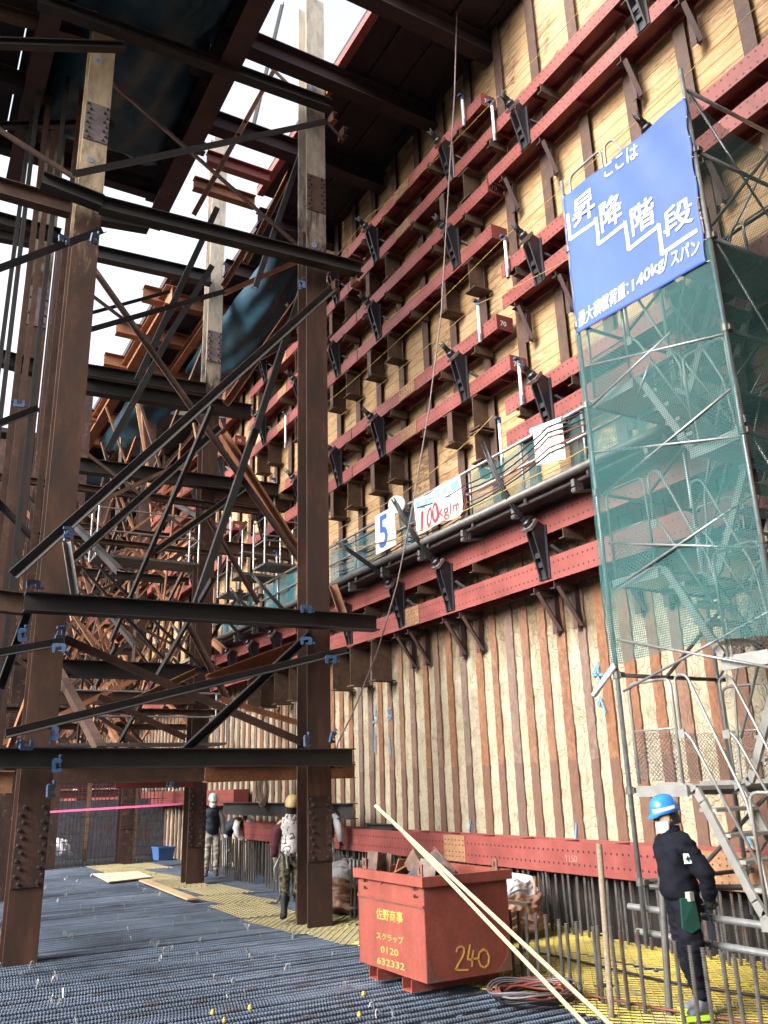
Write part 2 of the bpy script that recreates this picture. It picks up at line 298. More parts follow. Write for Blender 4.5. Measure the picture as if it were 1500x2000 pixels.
# ---------------------------------------------------------------- mesh helpers
class MB:
    def __init__(s): s.v = []; s.f = []; s.mi = []
    def add(s, vs, fs, mi=0):
        n = len(s.v); s.v += [Vector(v) for v in vs]
        s.f += [tuple(i + n for i in f) for f in fs]; s.mi += [mi] * len(fs)
        return s
    def box(s, c, size, R=None, mi=0):
        hx, hy, hz = (q / 2 for q in size); R = R or Matrix.Identity(3); c = Vector(c)
        vs = [c + R @ Vector((a * hx, b * hy, d * hz)) for a in (-1, 1) for b in (-1, 1) for d in (-1, 1)]
        return s.add(vs, [(0, 1, 3, 2), (4, 6, 7, 5), (0, 4, 5, 1), (2, 3, 7, 6), (0, 2, 6, 4), (1, 5, 7, 3)], mi)
    def ext(s, prof, p0, p1, up=(0, 0, 1), mi=0):
        """extrude a closed 2D profile (side, up) from p0 to p1"""
        p0, p1 = Vector(p0), Vector(p1); w = (p1 - p0).normalized(); u = Vector(up); u = u - w * u.dot(w)
        if u.length < 1e-4: u = Vector((1, 0, 0)) - w * w.x
        u.normalize(); sd = w.cross(u); n = len(prof)
        vs = [p0 + sd * a + u * b for a, b in prof] + [p1 + sd * a + u * b for a, b in prof]
        fs = [(i, (i + 1) % n, n + (i + 1) % n, n + i) for i in range(n)]
        return s.add(vs, fs + [tuple(range(n - 1, -1, -1)), tuple(range(n, 2 * n))], mi)
    def poly(s, pts, th, nrm, mi=0):
        """flat outline with a thickness along nrm"""
        nv = Vector(nrm).normalized() * th; pts = [Vector(p) for p in pts]; n = len(pts)
        fs = [(i, (i + 1) % n, n + (i + 1) % n, n + i) for i in range(n)]
        return s.add(pts + [p + nv for p in pts], fs + [tuple(range(n - 1, -1, -1)), tuple(range(n, 2 * n))], mi)
    def tube(s, pts, r, n=8, mi=0, caps=True):
        pts = [Vector(p) for p in pts]; rs = r if isinstance(r, (list, tuple)) else [r] * len(pts)
        b = len(s.v); ref = None
        for i, p in enumerate(pts):
            t = (pts[min(i + 1, len(pts) - 1)] - pts[max(i - 1, 0)]).normalized()
            if ref is None:
                ref = Vector((0, 0, 1)) if abs(t.z) < 0.9 else Vector((1, 0, 0))
            a = (ref - t * ref.dot(t)).normalized(); ref = a; c = t.cross(a)
            s.v += [p + (a * math.cos(q) + c * math.sin(q)) * rs[i] for q in [2 * math.pi * j / n for j in range(n)]]
        for i in range(len(pts) - 1):
            for j in range(n):
                s.f.append((b + i * n + j, b + i * n + (j + 1) % n, b + (i + 1) * n + (j + 1) % n, b + (i + 1) * n + j)); s.mi.append(mi)
        if caps:
            s.f.append(tuple(b + j for j in range(n - 1, -1, -1))); s.mi.append(mi)
            e = b + (len(pts) - 1) * n; s.f.append(tuple(e + j for j in range(n))); s.mi.append(mi)
        return s
    def cyl(s, p0, p1, r, n=12, mi=0): return s.tube([p0, p1], r, n, mi)
    def bolt(s, p, nrm, r=0.02, h=0.022, mi=0):
        p = Vector(p); d = Vector(nrm).normalized(); return s.tube([p, p + d * h * 0.8, p + d * h], [r, r, r * 0.8], 6, mi)
    def grid(s, fn, nu, nv, mi=0):
        vs = [fn(i / nu, j / nv) for j in range(nv + 1) for i in range(nu + 1)]
        fs = [(j * (nu + 1) + i, j * (nu + 1) + i + 1, (j + 1) * (nu + 1) + i + 1, (j + 1) * (nu + 1) + i) for j in range(nv) for i in range(nu)]
        return s.add(vs, fs, mi)
    def lathe(s, prof, c, n=20, mi=0, R=None):
        R = R or Matrix.Identity(3); c = Vector(c); b = len(s.v)
        for r, z in prof:
            s.v += [c + R @ Vector((r * math.cos(2 * math.pi * j / n), r * math.sin(2 * math.pi * j / n), z)) for j in range(n)]
        for i in range(len(prof) - 1):
            for j in range(n):
                s.f.append((b + i * n + j, b + i * n + (j + 1) % n, b + (i + 1) * n + (j + 1) % n, b + (i + 1) * n + j)); s.mi.append(mi)
        return s
    def build(s, name, mats, parent=None, loc=None, smooth=False, recalc=True):
        if not isinstance(mats, (list, tuple)): mats = [mats]
        mats = [M[m] if isinstance(m, str) else m for m in mats]
        o0 = wloc(parent) if parent is not None else Vector(loc if loc is not None else (0, 0, 0))
        me = bpy.data.meshes.new(name)
        me.from_pydata([v - o0 for v in s.v], [], s.f)
        for m in mats: me.materials.append(m)
        if len(mats) > 1: me.polygons.foreach_set('material_index', s.mi)
        if recalc:
            bm = bmesh.new(); bm.from_mesh(me); bmesh.ops.recalc_face_normals(bm, faces=bm.faces); bm.to_mesh(me); bm.free()
        if smooth: me.polygons.foreach_set('use_smooth', [True] * len(me.polygons))
        me.update()
        o = bpy.data.objects.new(name, me); COL.objects.link(o)
        if parent is not None: o.parent = parent
        else: o.location = o0
        return o
def wloc(o):
    v = Vector(o.location)
    while o.parent: o = o.parent; v += Vector(o.location)
    return v
def tag(o, label, cat, group=None, kind=None):
    if label: o['label'] = label
    if cat: o['category'] = cat
    if group: o['group'] = group
    o['kind'] = kind or 'thing'
    return o
def thing(name, label, cat, loc, group=None):
    o = bpy.data.objects.new(name, None); o.empty_display_size = 0.2; COL.objects.link(o)
    o.location = loc; return tag(o, label, cat, group)
def centre(mb):
    lo = [min(v[i] for v in mb.v) for i in range(3)]; hi = [max(v[i] for v in mb.v) for i in range(3)]
    return Vector(((lo[0] + hi[0]) / 2, (lo[1] + hi[1]) / 2, (lo[2] + hi[2]) / 2))
def one(mb, name, mats, label, cat, group=None, smooth=False, loc=None):
    return tag(mb.build(name, mats, None, loc if loc is not None else centre(mb), smooth), label, cat, group)
def structure(mb, name, mat):
    o = mb.build(name, mat); o['kind'] = 'structure'; return o
def dup(o, loc, rot=None, label=None, group=None):
    """copy of a thing with its parts and their sub-parts"""
    r = o.copy(); COL.objects.link(r); r.location = loc
    if rot is not None: r.rotation_euler = rot
    if label: r['label'] = label
    if group: r['group'] = group
    for ch in list(o.children):
        c = ch.copy(); COL.objects.link(c); c.parent = r
        for g in ch.children:
            d = g.copy(); COL.objects.link(d); d.parent = c
    return r
def Hp(b, h, tw=0.012, tf=0.016):
    return [(-b/2, -h/2), (b/2, -h/2), (b/2, -h/2+tf), (tw/2, -h/2+tf), (tw/2, h/2-tf), (b/2, h/2-tf), (b/2, h/2), (-b/2, h/2), (-b/2, h/2-tf), (-tw/2, h/2-tf), (-tw/2, -h/2+tf), (-b/2, -h/2+tf)]
def Lp(a, t=0.009): return [(0, 0), (a, 0), (a, t), (t, t), (t, a), (0, a)]
def Cp(b, h, t=0.01): return [(0, -h/2), (b, -h/2), (b, -h/2+t), (t, -h/2+t), (t, h/2-t), (b, h/2-t), (b, h/2), (0, h/2)]
def Rp(b, h): return [(-b/2, -h/2), (b/2, -h/2), (b/2, h/2), (-b/2, h/2)]
def text_mb(body, size, origin, xdir, updir, depth=0.004, spacing=1.0, bold=0.0, squash=1.0):
    """lettering as real raised geometry; origin = lower left, xdir along the line; bold = stroke thickening"""
    cu = bpy.data.curves.new('lettering', 'FONT'); cu.body = body; cu.size = size; cu.space_character = spacing
    cu.extrude = depth / 2; cu.resolution_u = 3
    o = bpy.data.objects.new('lettering', cu); COL.objects.link(o)
    me = bpy.data.meshes.new_from_object(o.evaluated_get(bpy.context.evaluated_depsgraph_get()))
    x = Vector(xdir).normalized(); u = Vector(updir).normalized(); n = x.cross(u); mb = MB()
    offs = [(0, 0)] + ([(math.cos(a), math.sin(a)) for a in [k * math.pi / 4 for k in range(8)]] if bold else [])
    for k, (a, b) in enumerate(offs):
        mb.add([Vector(origin) + x * (v.co.x * squash + a * bold * size) + u * (v.co.y + b * bold * size) + n * (v.co.z + 0.0003 * k) for v in me.vertices], [tuple(p.vertices) for p in me.polygons])
    bpy.data.objects.remove(o); bpy.data.meshes.remove(me); bpy.data.curves.remove(cu)
    return mb
# ---------------------------------------------------------------- setting: ground, earth
mb = MB(); mb.box((0, 60, -0.35), (400, 400, 0.3)); structure(mb, 'ground', 'floor')
mb = MB(); mb.box((11.0, 24, 7.0), (3.9, 60, 15.6)); structure(mb, 'earth', simple('dark_earth', (0.012, 0.010, 0.009), 0.95))
# ---------------------------------------------------------------- retaining wall, lower half: cut soil cement with steel piles
YE = 47.0
wall = thing('soil_cement_wall', 'lower pit wall of cream cut soil cement striped with vertical rusty steel piles', 'wall', (8.5, 20, 0))
rr = random.Random(3)
mb = MB()
nu, nv = 240, 30
def fill(u, v):
    return Vector((8.515 + rr.uniform(-0.012, 0.012), 1.5 + u * (YE - 1.5), -0.1 + v * 5.72))
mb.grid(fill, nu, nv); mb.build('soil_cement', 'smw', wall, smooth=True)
SP = 0.424
first = None
ks = [k for k in range(100)]
for k in ks:
    y = 1.9 + SP * k + rr.uniform(-0.035, 0.035); w = rr.uniform(0.155, 0.2); mb = MB()
    n = 110; L = []; Rr = []
    for i in range(n + 1):
        z = -0.1 + i * 6.22 / n
        L.append(Vector((8.485, y - w / 2 + rr.uniform(-0.007, 0.007), z))); Rr.append(Vector((8.485, y + w / 2 + rr.uniform(-0.007, 0.007), z)))
    vs = L + Rr + [p + Vector((0.09, 0, 0)) for p in L] + [p + Vector((0.09, 0, 0)) for p in Rr]; q = n + 1
    for i in range(n):
        mb.f += [(i, i + 1, q + i + 1, q + i), (2*q + i, i, i + 1, 2*q + i + 1)[::1], (q + i, q + i + 1, 3*q + i + 1, 3*q + i)]; mb.mi += [0, 0, 0]
    mb.v = vs; mb.f += [(n, 2*q - 1, 4*q - 1, 3*q - 1)]; mb.mi += [0]
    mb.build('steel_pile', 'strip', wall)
# sprayed marks on the lower wall
def stroke(pts, x, w, name='spray_mark', mat='bluepaint', parent=None):
    mb = MB(); ps = [P(a, b, 'x', x) for a, b in pts]
    for a, b in zip(ps[:-1], ps[1:]):
        mb.ext(Rp(w, 0.006), a, b, (1, 0, 0))
    return mb.build(name, mat, parent)
for st in ([(1168, 1295), (1157, 1318), (1182, 1318)], [(1168, 1292), (1168, 1329)], [(1172, 1362), (1183, 1392)], [(1172, 1362), (1166, 1378)],
           [(730, 1375), (733, 1400)], [(728, 1412), (738, 1400)], [(757, 1385), (764, 1383)], [(757, 1385), (758, 1396), (764, 1399), (758, 1407)],
           [(760, 1440), (763, 1475)], [(731, 1420), (731, 1470)], [(919, 1600), (916, 1625)], [(1125, 1608), (1124, 1640)], [(1452, 1630), (1465, 1640), (1466, 1652)]):
    stroke(st, 8.468, 0.03, parent=wall)
# ---------------------------------------------------------------- retaining wall, upper half: timber lagging between H piles
lag = thing('lagging_wall', 'upper pit wall of stained timber planks slotted between brown steel piles', 'wall', (8.4, 20, 6.1))
PY = [0.96 * k + 1.02 for k in range(0, 48)]
ZT = 15.62
for i, y in enumerate(PY):
    mb = MB(); mb.ext(Hp(0.20, 0.22, 0.01, 0.012), (8.34 + 0.11, y, 6.05), (8.34 + 0.11, y, ZT), (1, 0, 0)); mb.build('steel_pile', 'brown', lag)
    if i + 1 < len(PY):
        yc = (y + PY[i + 1]) / 2; b = MB(); b.box((8.44 + 0.03 + rr.uniform(-0.008, 0.012), yc, (6.12 + ZT) / 2), (0.06, 0.94, ZT - 6.12))
        o = b.build('plank_panel', 'lagging', None, (8.45, yc, 10.0)); o.parent = lag; o.location = Vector((8.45, yc, 10.0)) - Vector(lag.location)
        if i % 2 == 0:
            b = MB(); b.box((8.425, y + 0.125, (6.12 + ZT) / 2), (0.03, 0.03, ZT - 6.2)); b.build('edge_batten', 'lightwood', lag)
mb = MB(); mb.box((8.62, 24, 6.06), (0.62, 46, 0.1)); one(mb, 'ledge_slab', 'greywood', 'grey ledge where the upper plank wall steps onto the lower striped wall', 'ledge')
# ---------------------------------------------------------------- road deck above the pit
def deckp(x0, x1, y0, y1, label, group):
    mb = MB(); mb.box(((x0+x1)/2, (y0+y1)/2, 15.72), (x1-x0-0.03, y1-y0-0.03, 0.2))
    for k in range(1, 4):
        x = x0 + (x1-x0)*k/4; mb.box((x, (y0+y1)/2, 15.6), (0.1, y1-y0-0.1, 0.06))
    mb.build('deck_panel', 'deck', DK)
G1 = None
DK = thing('road_deck', 'dark steel road deck roofing the pit, with a slot open to the sky', 'deck', (2.5, 20, 15.6))
ys = [8.6, 10.0, 12.0, 14.1, 16.2]
for a, b in zip(ys[:-1], ys[1:]): deckp(6.1, 8.95, a, b, 'dark maroon deck panel overhead between the plank wall and the sky opening', G1)
for a, b in zip([8.6, 10.8, 12.8, 14.9], [10.8, 12.8, 14.9, 16.9]):
    deckp(0.6, 4.15, a, b, 'dark deck panel overhead left of the sky opening', G1); deckp(-3.4, 0.6, a, b, 'dark deck panel overhead at the upper left edge', G1)
y = 16.2
while y < 46: deckp(6.6 if y < 20 else 5.9, 8.95, y, y + 2.1, 'dark deck panel in the covered strip along the far plank wall', G1); y += 2.1
y = 20.4
while y < 46: deckp(5.2, 5.9, y, y + 2.1, 'narrow dark deck panel at the left edge of the far covered strip', G1); y += 2.1
for y in (34.0, 38, 42): deckp(-6, 4.9, y, y + 4, 'dark deck panel closing the sky gap far behind the columns', G1)
def hbeam(name, label, p0, p1, b, h, mat, cat='steel beam', group=None, up=(0, 0, 1), parent=None):
    mb = MB(); mb.ext(Hp(b, h, 0.014, 0.018), p0, p1, up)
    if parent is not None: return mb.build(name, mat, parent)
    return one(mb, name, mat, label, cat, group)
for y in (9.9, 11.9, 14.1):
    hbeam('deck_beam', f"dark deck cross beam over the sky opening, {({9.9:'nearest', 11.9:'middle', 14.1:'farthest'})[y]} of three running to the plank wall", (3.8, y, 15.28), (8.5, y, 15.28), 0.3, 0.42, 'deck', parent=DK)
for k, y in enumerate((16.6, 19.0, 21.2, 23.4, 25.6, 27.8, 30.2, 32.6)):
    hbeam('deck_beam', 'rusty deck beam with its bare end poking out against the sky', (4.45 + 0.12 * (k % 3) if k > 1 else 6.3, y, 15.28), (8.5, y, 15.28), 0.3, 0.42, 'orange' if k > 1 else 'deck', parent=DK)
for y in (10.8, 12.8, 14.9, 16.8):
    hbeam('deck_beam', 'dark deck beam overhead at the upper left, under the deck panels', (-3.4, y, 15.3), (3.9, y, 15.3), 0.25, 0.4, 'deck', parent=DK)
hbeam('deck_girder', 'deep brown deck girder running away left of the sky opening', (3.95, 8.6, 15.05), (3.95, 17.4, 15.05), 0.4, 0.75, 'girder', parent=DK)
hbeam('deck_girder', 'long rusty deck girder receding along the edge of the far sky gap', (5.3, 20.4, 14.95), (5.3, 46, 14.95), 0.35, 0.6, 'orange', parent=DK)
hbeam('deck_girder', 'dark deck girder overhead near the left edge of the photo', (0.9, 8.6, 15.05), (0.9, 17.2, 15.05), 0.35, 0.6, 'girder', parent=DK)
# lit edge angle and bundled goods on the deck opening
mb = MB(); mb.ext(Lp(0.16, 0.02), (6.08, 8.7, 15.5), (6.08, 16.1, 15.5)); one(mb, 'edge_angle', 'waler', 'red edge angle along the right side of the sky opening', 'edge angle')
mb = MB(); mb.ext(Hp(0.2, 0.3), (4.55, 15.2, 15.3), (6.05, 15.2, 15.3)); one(mb, 'trimmer_beam', 'waler', 'short red trimmer beam across the far end of the sky opening', 'steel beam')
mb = MB(); mb.ext(Hp(0.2, 0.3), (4.55, 16.15, 15.3), (6.05, 16.15, 15.3)); one(mb, 'trimmer_beam', 'orange', 'short rusty trimmer beam closing the sky opening behind the red one', 'steel beam')
def sag(name, mat, label, cat, c0, c1, z, depth, seed, group=None):
    r = random.Random(seed); a, b = r.uniform(0, 6), r.uniform(0, 6); (x0, y0), (x1, y1) = c0, c1
    def fn(u, v):
        s = 16 * u * (1 - u) * v * (1 - v)
        return Vector((x0 + (x1-x0)*u, y0 + (y1-y0)*v, z - depth * s ** 0.6 + 0.09 * math.sin(7*u + a) * math.sin(5*v + b) + 0.05 * math.sin(23*u + 9*v + a) + 0.06 * abs(math.sin(16*v - 5*u + b)) ))
    mb = MB(); mb.grid(fn, 26, 26); o = one(mb, name, mat, label, cat, group, smooth=True)
    sm = o.modifiers.new('thickness', 'SOLIDIFY'); sm.thickness = 0.004
    return o
sag('tarpaulin', 'tarp', 'blue green tarpaulin sagging under the deck beside the pale middle column', 'tarpaulin', (6.75, 16.8), (8.3, 24), 14.6, 0.9, 1)
sag('tarpaulin', 'tarp', 'dark blue tarpaulin sagging under the deck farther along the plank wall', 'tarpaulin', (5.6, 24.5), (8.3, 31), 14.5, 0.9, 2)
sag('tarpaulin', 'tarp', 'wide blue tarpaulin slung far behind the rear columns', 'tarpaulin', (3.4, 33.5), (8, 45), 14.2, 1.2, 3)
sag('hanging_net', 'tarp', 'dark teal net slung under the deck at the upper left', 'net', (1.1, 10.2), (3.7, 16.0), 15.3, 0.5, 4)
sag('hanging_net', 'tarp', 'dark teal net slung under the deck right of the first column top', 'net', (2.2, 9.4), (3.7, 12.2), 15.25, 0.4, 5)
# the unseen pit walls around and behind the photographer
mb = MB(); mb.box((-7, -12.5, 7.0), (34, 0.6, 17)); one(mb, 'back_wall', 'greywood', 'pit wall behind the photographer', 'wall')
mb = MB(); mb.box((-27, 18, 5.0), (0.6, 60, 10)); one(mb, 'side_wall', 'greywood', 'far pit wall on the side opposite the striped wall', 'wall')
y = -12
while y < 4: deckp(-14, 0, y, y + 4, '', None); deckp(0, 8.9, y, y + 4, '', None); y += 4  # unseen deck overhead, added to block sky light from behind
# far closing wall of the pit
mb = MB(); mb.box((-8, 48.5, 6.5), (36, 0.5, 13.4)); one(mb, 'end_wall', 'greywood', 'distant dark end wall of the pit behind all the columns', 'wall')
# ---------------------------------------------------------------- steel frame: columns
def column(x, y, label, top=15.2, mat='column', splices=(), targets=(), fw=0.40, detail=True):
    t = thing('steel_column', label, 'column', (x, y, 0))
    mb = MB(); mb.ext(Hp(fw, fw, 0.016, 0.024), (x, y, -0.15), (x, y, top), (0, 1, 0)); mb.build('shaft', mat, t)
    yf = y - fw / 2
    for z, h, pm in splices:
        mb = MB(); mb.box((x, yf - 0.010, z), (fw - 0.012, 0.02, h)); sp = mb.build('splice_plate', pm, t)
        mb = MB(); mb.box((x - 0.022, y, z), (0.02, fw - 0.09, h)); sw = mb.build('web_splice_plate', pm, t)
        if detail:
            n = max(4, int(h / 0.085)); b0 = None
            for i in range(n):
                zz = z - h / 2 + h * (i + 0.5) / n
                for sx in (-1, 1):
                    px = x + sx * (0.115 + (0.042 if i % 2 else 0))
                    if b0 is None:
                        mb = MB(); mb.bolt((px, yf - 0.02, zz), (0, -1, 0), 0.023, 0.03); b0 = mb.build('bolt', 'bolt', sp); ref = Vector((px, yf - 0.02, zz))
                    else:
                        c = b0.copy(); COL.objects.link(c); c.parent = sp; c.location = Vector((px, yf - 0.02, zz)) - ref
                mb2 = None
            for i in range(n):
                zz = z - h / 2 + h * (i + 0.5) / n
                for sy in (-1, 1):
                    c = b0.copy(); COL.objects.link(c); c.parent = sw
                    py = y + sy * (0.08 + (0.035 if i % 2 else 0))
                    c.rotation_euler = (0, 0, -math.pi / 2)
                    loc = Vector((x - 0.032, py, zz)); rel = Matrix.Rotation(-math.pi / 2, 3, 'Z') @ (ref - wloc(sp))
                    c.location = loc - wloc(sw) - rel
        else:
            mb = MB()
            for i in range(5):
                for sx in (-1, 1): mb.bolt((x + sx * (0.11 + 0.04 * (i % 2)), yf - 0.02, z - h/2 + h*(i+.5)/5), (0, -1, 0), 0.024)
            mb.build('bolts', 'bolt', sp)
    for px, py in targets:
        c = P(px, py, 'y', yf - 0.004); mb = MB()
        mb.lathe([(0.032, 0), (0.056, 0), (0.056, 0.003), (0.032, 0.003), (0.032, 0)], c, 20, 0, Matrix.Rotation(math.pi/2, 3, 'X')); tm = mb.build('target_mark', simple('target_blue', (0.10, 0.32, 0.55), 0.8, 0, 0.3, 30), t)
        mb = MB(); mb.lathe([(0.0, 0), (0.028, 0), (0.028, 0.003), (0, 0.003)], c, 14, 0, Matrix.Rotation(math.pi/2, 3, 'X')); mb.build('target_centre', simple('target_red', (0.55, 0.13, 0.12), 0.8, 0, 0.3, 30), tm)
    return t
def zat(px, py, y): return P(px, py, 'y', y).z
RA = 12.27
column(1.77, RA + 0.2, 'big rusty column nearest the left edge, paint worn yellow near its top', 15.4, 'column_patch',
       [(zat(187, 240, RA), 0.75, 'greyplate'), (zat(58, 1650, RA), 1.0, 'column')], [(192, 118), (176, 311)])
column(5.83, RA + 0.2, 'big rusty column in the middle of the photo, pale painted top against the sky opening', 17.6, 'column_pale',
       [(zat(617, 379, RA), 0.8, 'brown'), (zat(622, 1617, RA), 0.92, 'column')], [(611, 171), (612, 231), (614, 478)])
column(6.22, 19.6, 'rusty column behind the workers, second in the row beside the camouflage trousers', 20.0, 'column_pale',
       [(zat(414, 676, 19.4), 0.9, 'greyplate'), (zat(377, 1598, 19.4), 1.2, 'column')])
column(6.42, 26.75, 'rusty column at the far end of the rebar floor by the pale plywood sheet', 15.2, 'column', [(1.5, 1.1, 'column')], detail=False)
column(1.5, 16.0, 'rusty column just left of the nearest left column, grey blue splice plate halfway up', 15.4, 'column_pale', [(zat(85, 602, 15.8), 0.85, 'greyplate')], detail=False)
G2 = 'rear columns of the steel frame'
for x, y in ((2.35, 19.6), (2.5, 26.75), (4.3, 26.75), (6.55, 33.9), (4.4, 33.9), (6.7, 41), (4.5, 41), (2.6, 33.9)):
    column(x, y, 'dim rusty column deep in the frame behind the front columns', 15.2, 'column', detail=False)['group'] = G2
# tall thin angle posts clustered beside the second left column
for i, (x, y, z0, z1) in enumerate(((1.02, 14.4, 1.5, 15), (1.22, 14.6, 0.5, 15), (1.42, 14.0, 2, 15.1), (1.72, 14.2, 4.5, 15), (0.9, 15.0, 3, 14.8), (1.33, 14.9, 3, 14.5))):
    mb = MB(); mb.ext(Lp(0.10, 0.012) if i % 2 else Cp(0.07, 0.15), (x, y, z0), (x + 0.02 * i, y, z1), (0, 1, 0))
    one(mb, 'angle_post', 'brown' if i % 2 else 'beam', 'thin upright steel angle in the cluster beside the left columns', 'steel post', 'thin posts by the left columns')
# ---------------------------------------------------------------- front bent: horizontal beams
def pbeam(name, label, a, b, y, b_, h, mat, prof='H', cat='steel beam', group=None, y2=None):
    p0, p1 = P(*a, 'y', y), P(*b, 'y', y2 if y2 is not None else y)
    pr = {'H': lambda: Hp(b_, h, 0.012, 0.016), 'L': lambda: Lp(h, 0.012), 'C': lambda: Cp(b_, h, 0.012)}[prof]()
    mb = MB(); mb.ext(pr, p0, p1, (0, 0, 1) if prof != 'L' else (0, -0.3, 1)); return one(mb, name, mat, label, cat, group)
pbeam('tie_beam', 'lowest black steel beam crossing in front of the two big front columns', (-60, 1481), (688, 1479), 12.0, 0.25, 0.25, 'beam')
pbeam('tie_beam', 'long black steel beam at half height, crossing the front columns to the red waler', (47, 1176), (735, 1218), 12.0, 0.25, 0.25, 'beam')
pbeam('tie_beam', 'long black steel beam rising over the front columns, just below the tarpaulins', (195, 400), (705, 528), 12.0, 0.2, 0.24, 'beam')
pbeam('tie_beam', 'short black beam piece butting onto the first column below its painted target', (82, 352), (200, 398), 11.98, 0.2, 0.22, 'beam')
pbeam('tie_beam', 'topmost black steel beam crossing in front of the white sky opening', (75, 2), (645, 208), 12.0, 0.2, 0.22, 'beam')
pbeam('tie_beam', 'brown beam stub entering from the left edge to the first column top', (-20, 18), (165, 70), 12.9, 0.15, 0.24, 'brown')
pbeam('tie_beam', 'black horizontal beam crossing the first column just above its blue target', (-20, 84), (243, 92), 11.95, 0.15, 0.13, 'beam')
pbeam('tie_beam', 'brown beam end sticking out right of the first column near the top', (225, 92), (337, 130), 12.9, 0.15, 0.2, 'brown')
pbeam('tie_beam', 'brown beam from the left edge joining the first column below the short black beam', (-20, 362), (137, 407), 12.9, 0.2, 0.3, 'brown')
pbeam('tie_beam', 'dark beam end jutting right of the first column against the sky', (185, 422), (288, 440), 13.0, 0.2, 0.25, 'beam')
pbeam('tie_beam', 'rusty beam from the left edge to the first column at half height', (-20, 1172), (50, 1180), 12.75, 0.2, 0.3, 'brown')
pbeam('tie_beam', 'rusty orange beam running behind the middle column above the red waler end', (400, 1511), (690, 1504), 13.1, 0.2, 0.26, 'orange')
pbeam('tie_beam', 'pinkish lit beam bolted across the far columns above the pink tape', (226, 1525), (377, 1522), 18.9, 0.2, 0.32, 'walerplain')
pbeam('tie_beam', 'pale lit beam end at the left edge beside the first column foot', (-40, 1527), (25, 1527), 13.6, 0.2, 0.3, 'plate')
pbeam('tie_beam', 'grey black beam behind the first column against the sky, upper of a pair', (175, 492), (412, 545), 19.2, 0.25, 0.35, 'beam')
pbeam('tie_beam', 'grey black beam behind the first column low against the sky, upper one', (160, 724), (402, 762), 19.2, 0.25, 0.3, 'beam')
pbeam('tie_beam', 'grey black beam behind the first column low against the sky, ending by the tarpaulin', (158, 752), (490, 806), 17.2, 0.25, 0.32, 'beam')
pbeam('tie_beam', 'grey steel beam from the left edge toward the second column, higher of two', (-20, 425), (118, 462), 15.2, 0.2, 0.25, 'beam')
pbeam('tie_beam', 'grey steel beam from the left edge toward the second column, lower of two', (-20, 455), (85, 475), 16.5, 0.2, 0.25, 'beam')
pbeam('tie_beam', 'grey steel beam from the left edge at the height of the grey blue splice plate', (-20, 694), (72, 720), 15.2, 0.2, 0.28, 'beam')
pbeam('tie_beam', 'dark beam crossing at the left edge just under the top deck', (-20, 142), (100, 180), 15.2, 0.2, 0.25, 'beam')
pbeam('tie_beam', 'thin dark beam from the left edge passing behind the first column near its splice', (-20, 246), (165, 242), 15.0, 0.12, 0.12, 'beam')
pbeam('tie_beam', 'grey brown beam right of the first column splice fading under the deck', (205, 228), (400, 292), 17.6, 0.2, 0.3, 'brown')
pbeam('tie_beam', 'dark beam behind the middle of the frame above the small scaffold platform', (146, 908), (590, 965), 19.2, 0.25, 0.33, 'beam')
pbeam('tie_beam', 'brown beam behind the middle column crossing the far plank wall, upper', (420, 965), (590, 992), 19.3, 0.25, 0.36, 'brown')
pbeam('tie_beam', 'brown beam behind the middle column crossing the far plank wall, lower', (415, 1068), (590, 1086), 19.3, 0.2, 0.3, 'brown')
pbeam('tie_beam', 'dark beam between the two rear columns left of the orange strut', (110, 1305), (372, 1314), 17.0, 0.25, 0.32, 'beam')
pbeam('tie_beam', 'dark beam between the two rear columns just above the low platform', (105, 1362), (380, 1362), 19.2, 0.2, 0.3, 'brown')
pbeam('tie_beam', 'deep brown beam behind the lowest front beam over the rebar cage', (100, 1505), (400, 1502), 15.5, 0.25, 0.42, 'brown')
# ---------------------------------------------------------------- front bent: diagonal braces
def br(label, a, b, y, w, mat, prof='L', y2=None, group=None):
    w *= 0.78
    return pbeam('diagonal_brace', label, a, b, y, w, w, mat, prof, 'steel brace', group, y2)
br('dark angle brace rising from the first column across the sky opening', (143, 348), (640, 243), 11.85, 0.14, 'beam')
br('longest dark brace rising from the half height beam to the red walers', (28, 1128), (650, 568), 11.8, 0.15, 'beam')
br('dark brace parallel below the longest one, from the first column to the pale middle column', (95, 1140), (432, 838), 14.6, 0.15, 'beam')
br('lit orange strut tucked under the longest dark brace', (440, 790), (600, 560), 13.6, 0.17, 'orange', 'C')
br('black brace rising from the left edge over the lowest beam to the middle column', (12, 1439), (678, 1274), 11.85, 0.13, 'beam')
br('steep black brace with a bright flange meeting the middle column above the lowest beam', (350, 1475), (606, 1238), 12.15, 0.16, 'beam', 'C')
br('brown brace falling right from the first column to the foot of the middle column', (122, 1254), (584, 1454), 12.6, 0.14, 'brown')
br('broad orange strut sloping up to the middle column over the bracket beams', (405, 1332), (588, 1262), 14.8, 0.34, 'orange', 'C')
br('dark brace at the left edge ending in a blue clamp on the first column', (-20, 1284), (124, 1259), 11.9, 0.13, 'beam')
br('grey brace falling from the first column to the middle column above the long beam', (214, 164), (588, 490), 13.0, 0.10, 'brown')
br('thin brown brace crossing in front of the white sky opening', (385, -5), (566, 172), 13.4, 0.09, 'brown')
br('steep black brace hanging from the middle column below the long beam', (607, 515), (492, 868), 13.4, 0.15, 'beam', 'C')
br('steep black brace continuing down to the half height beam', (500, 838), (383, 1185), 13.4, 0.15, 'beam', 'C')
br('steep black brace from the dark brace down left past the pale middle column', (606, 248), (500, 560), 13.0, 0.13, 'beam', 'C')
br('long grey brown brace falling from the first column through the middle of the frame', (178, 530), (584, 1104), 13.6, 0.15, 'brown')
br('lit orange brown strut falling to the middle column beside the plank wall', (432, 850), (586, 1092), 14.4, 0.20, 'orange', 'C')
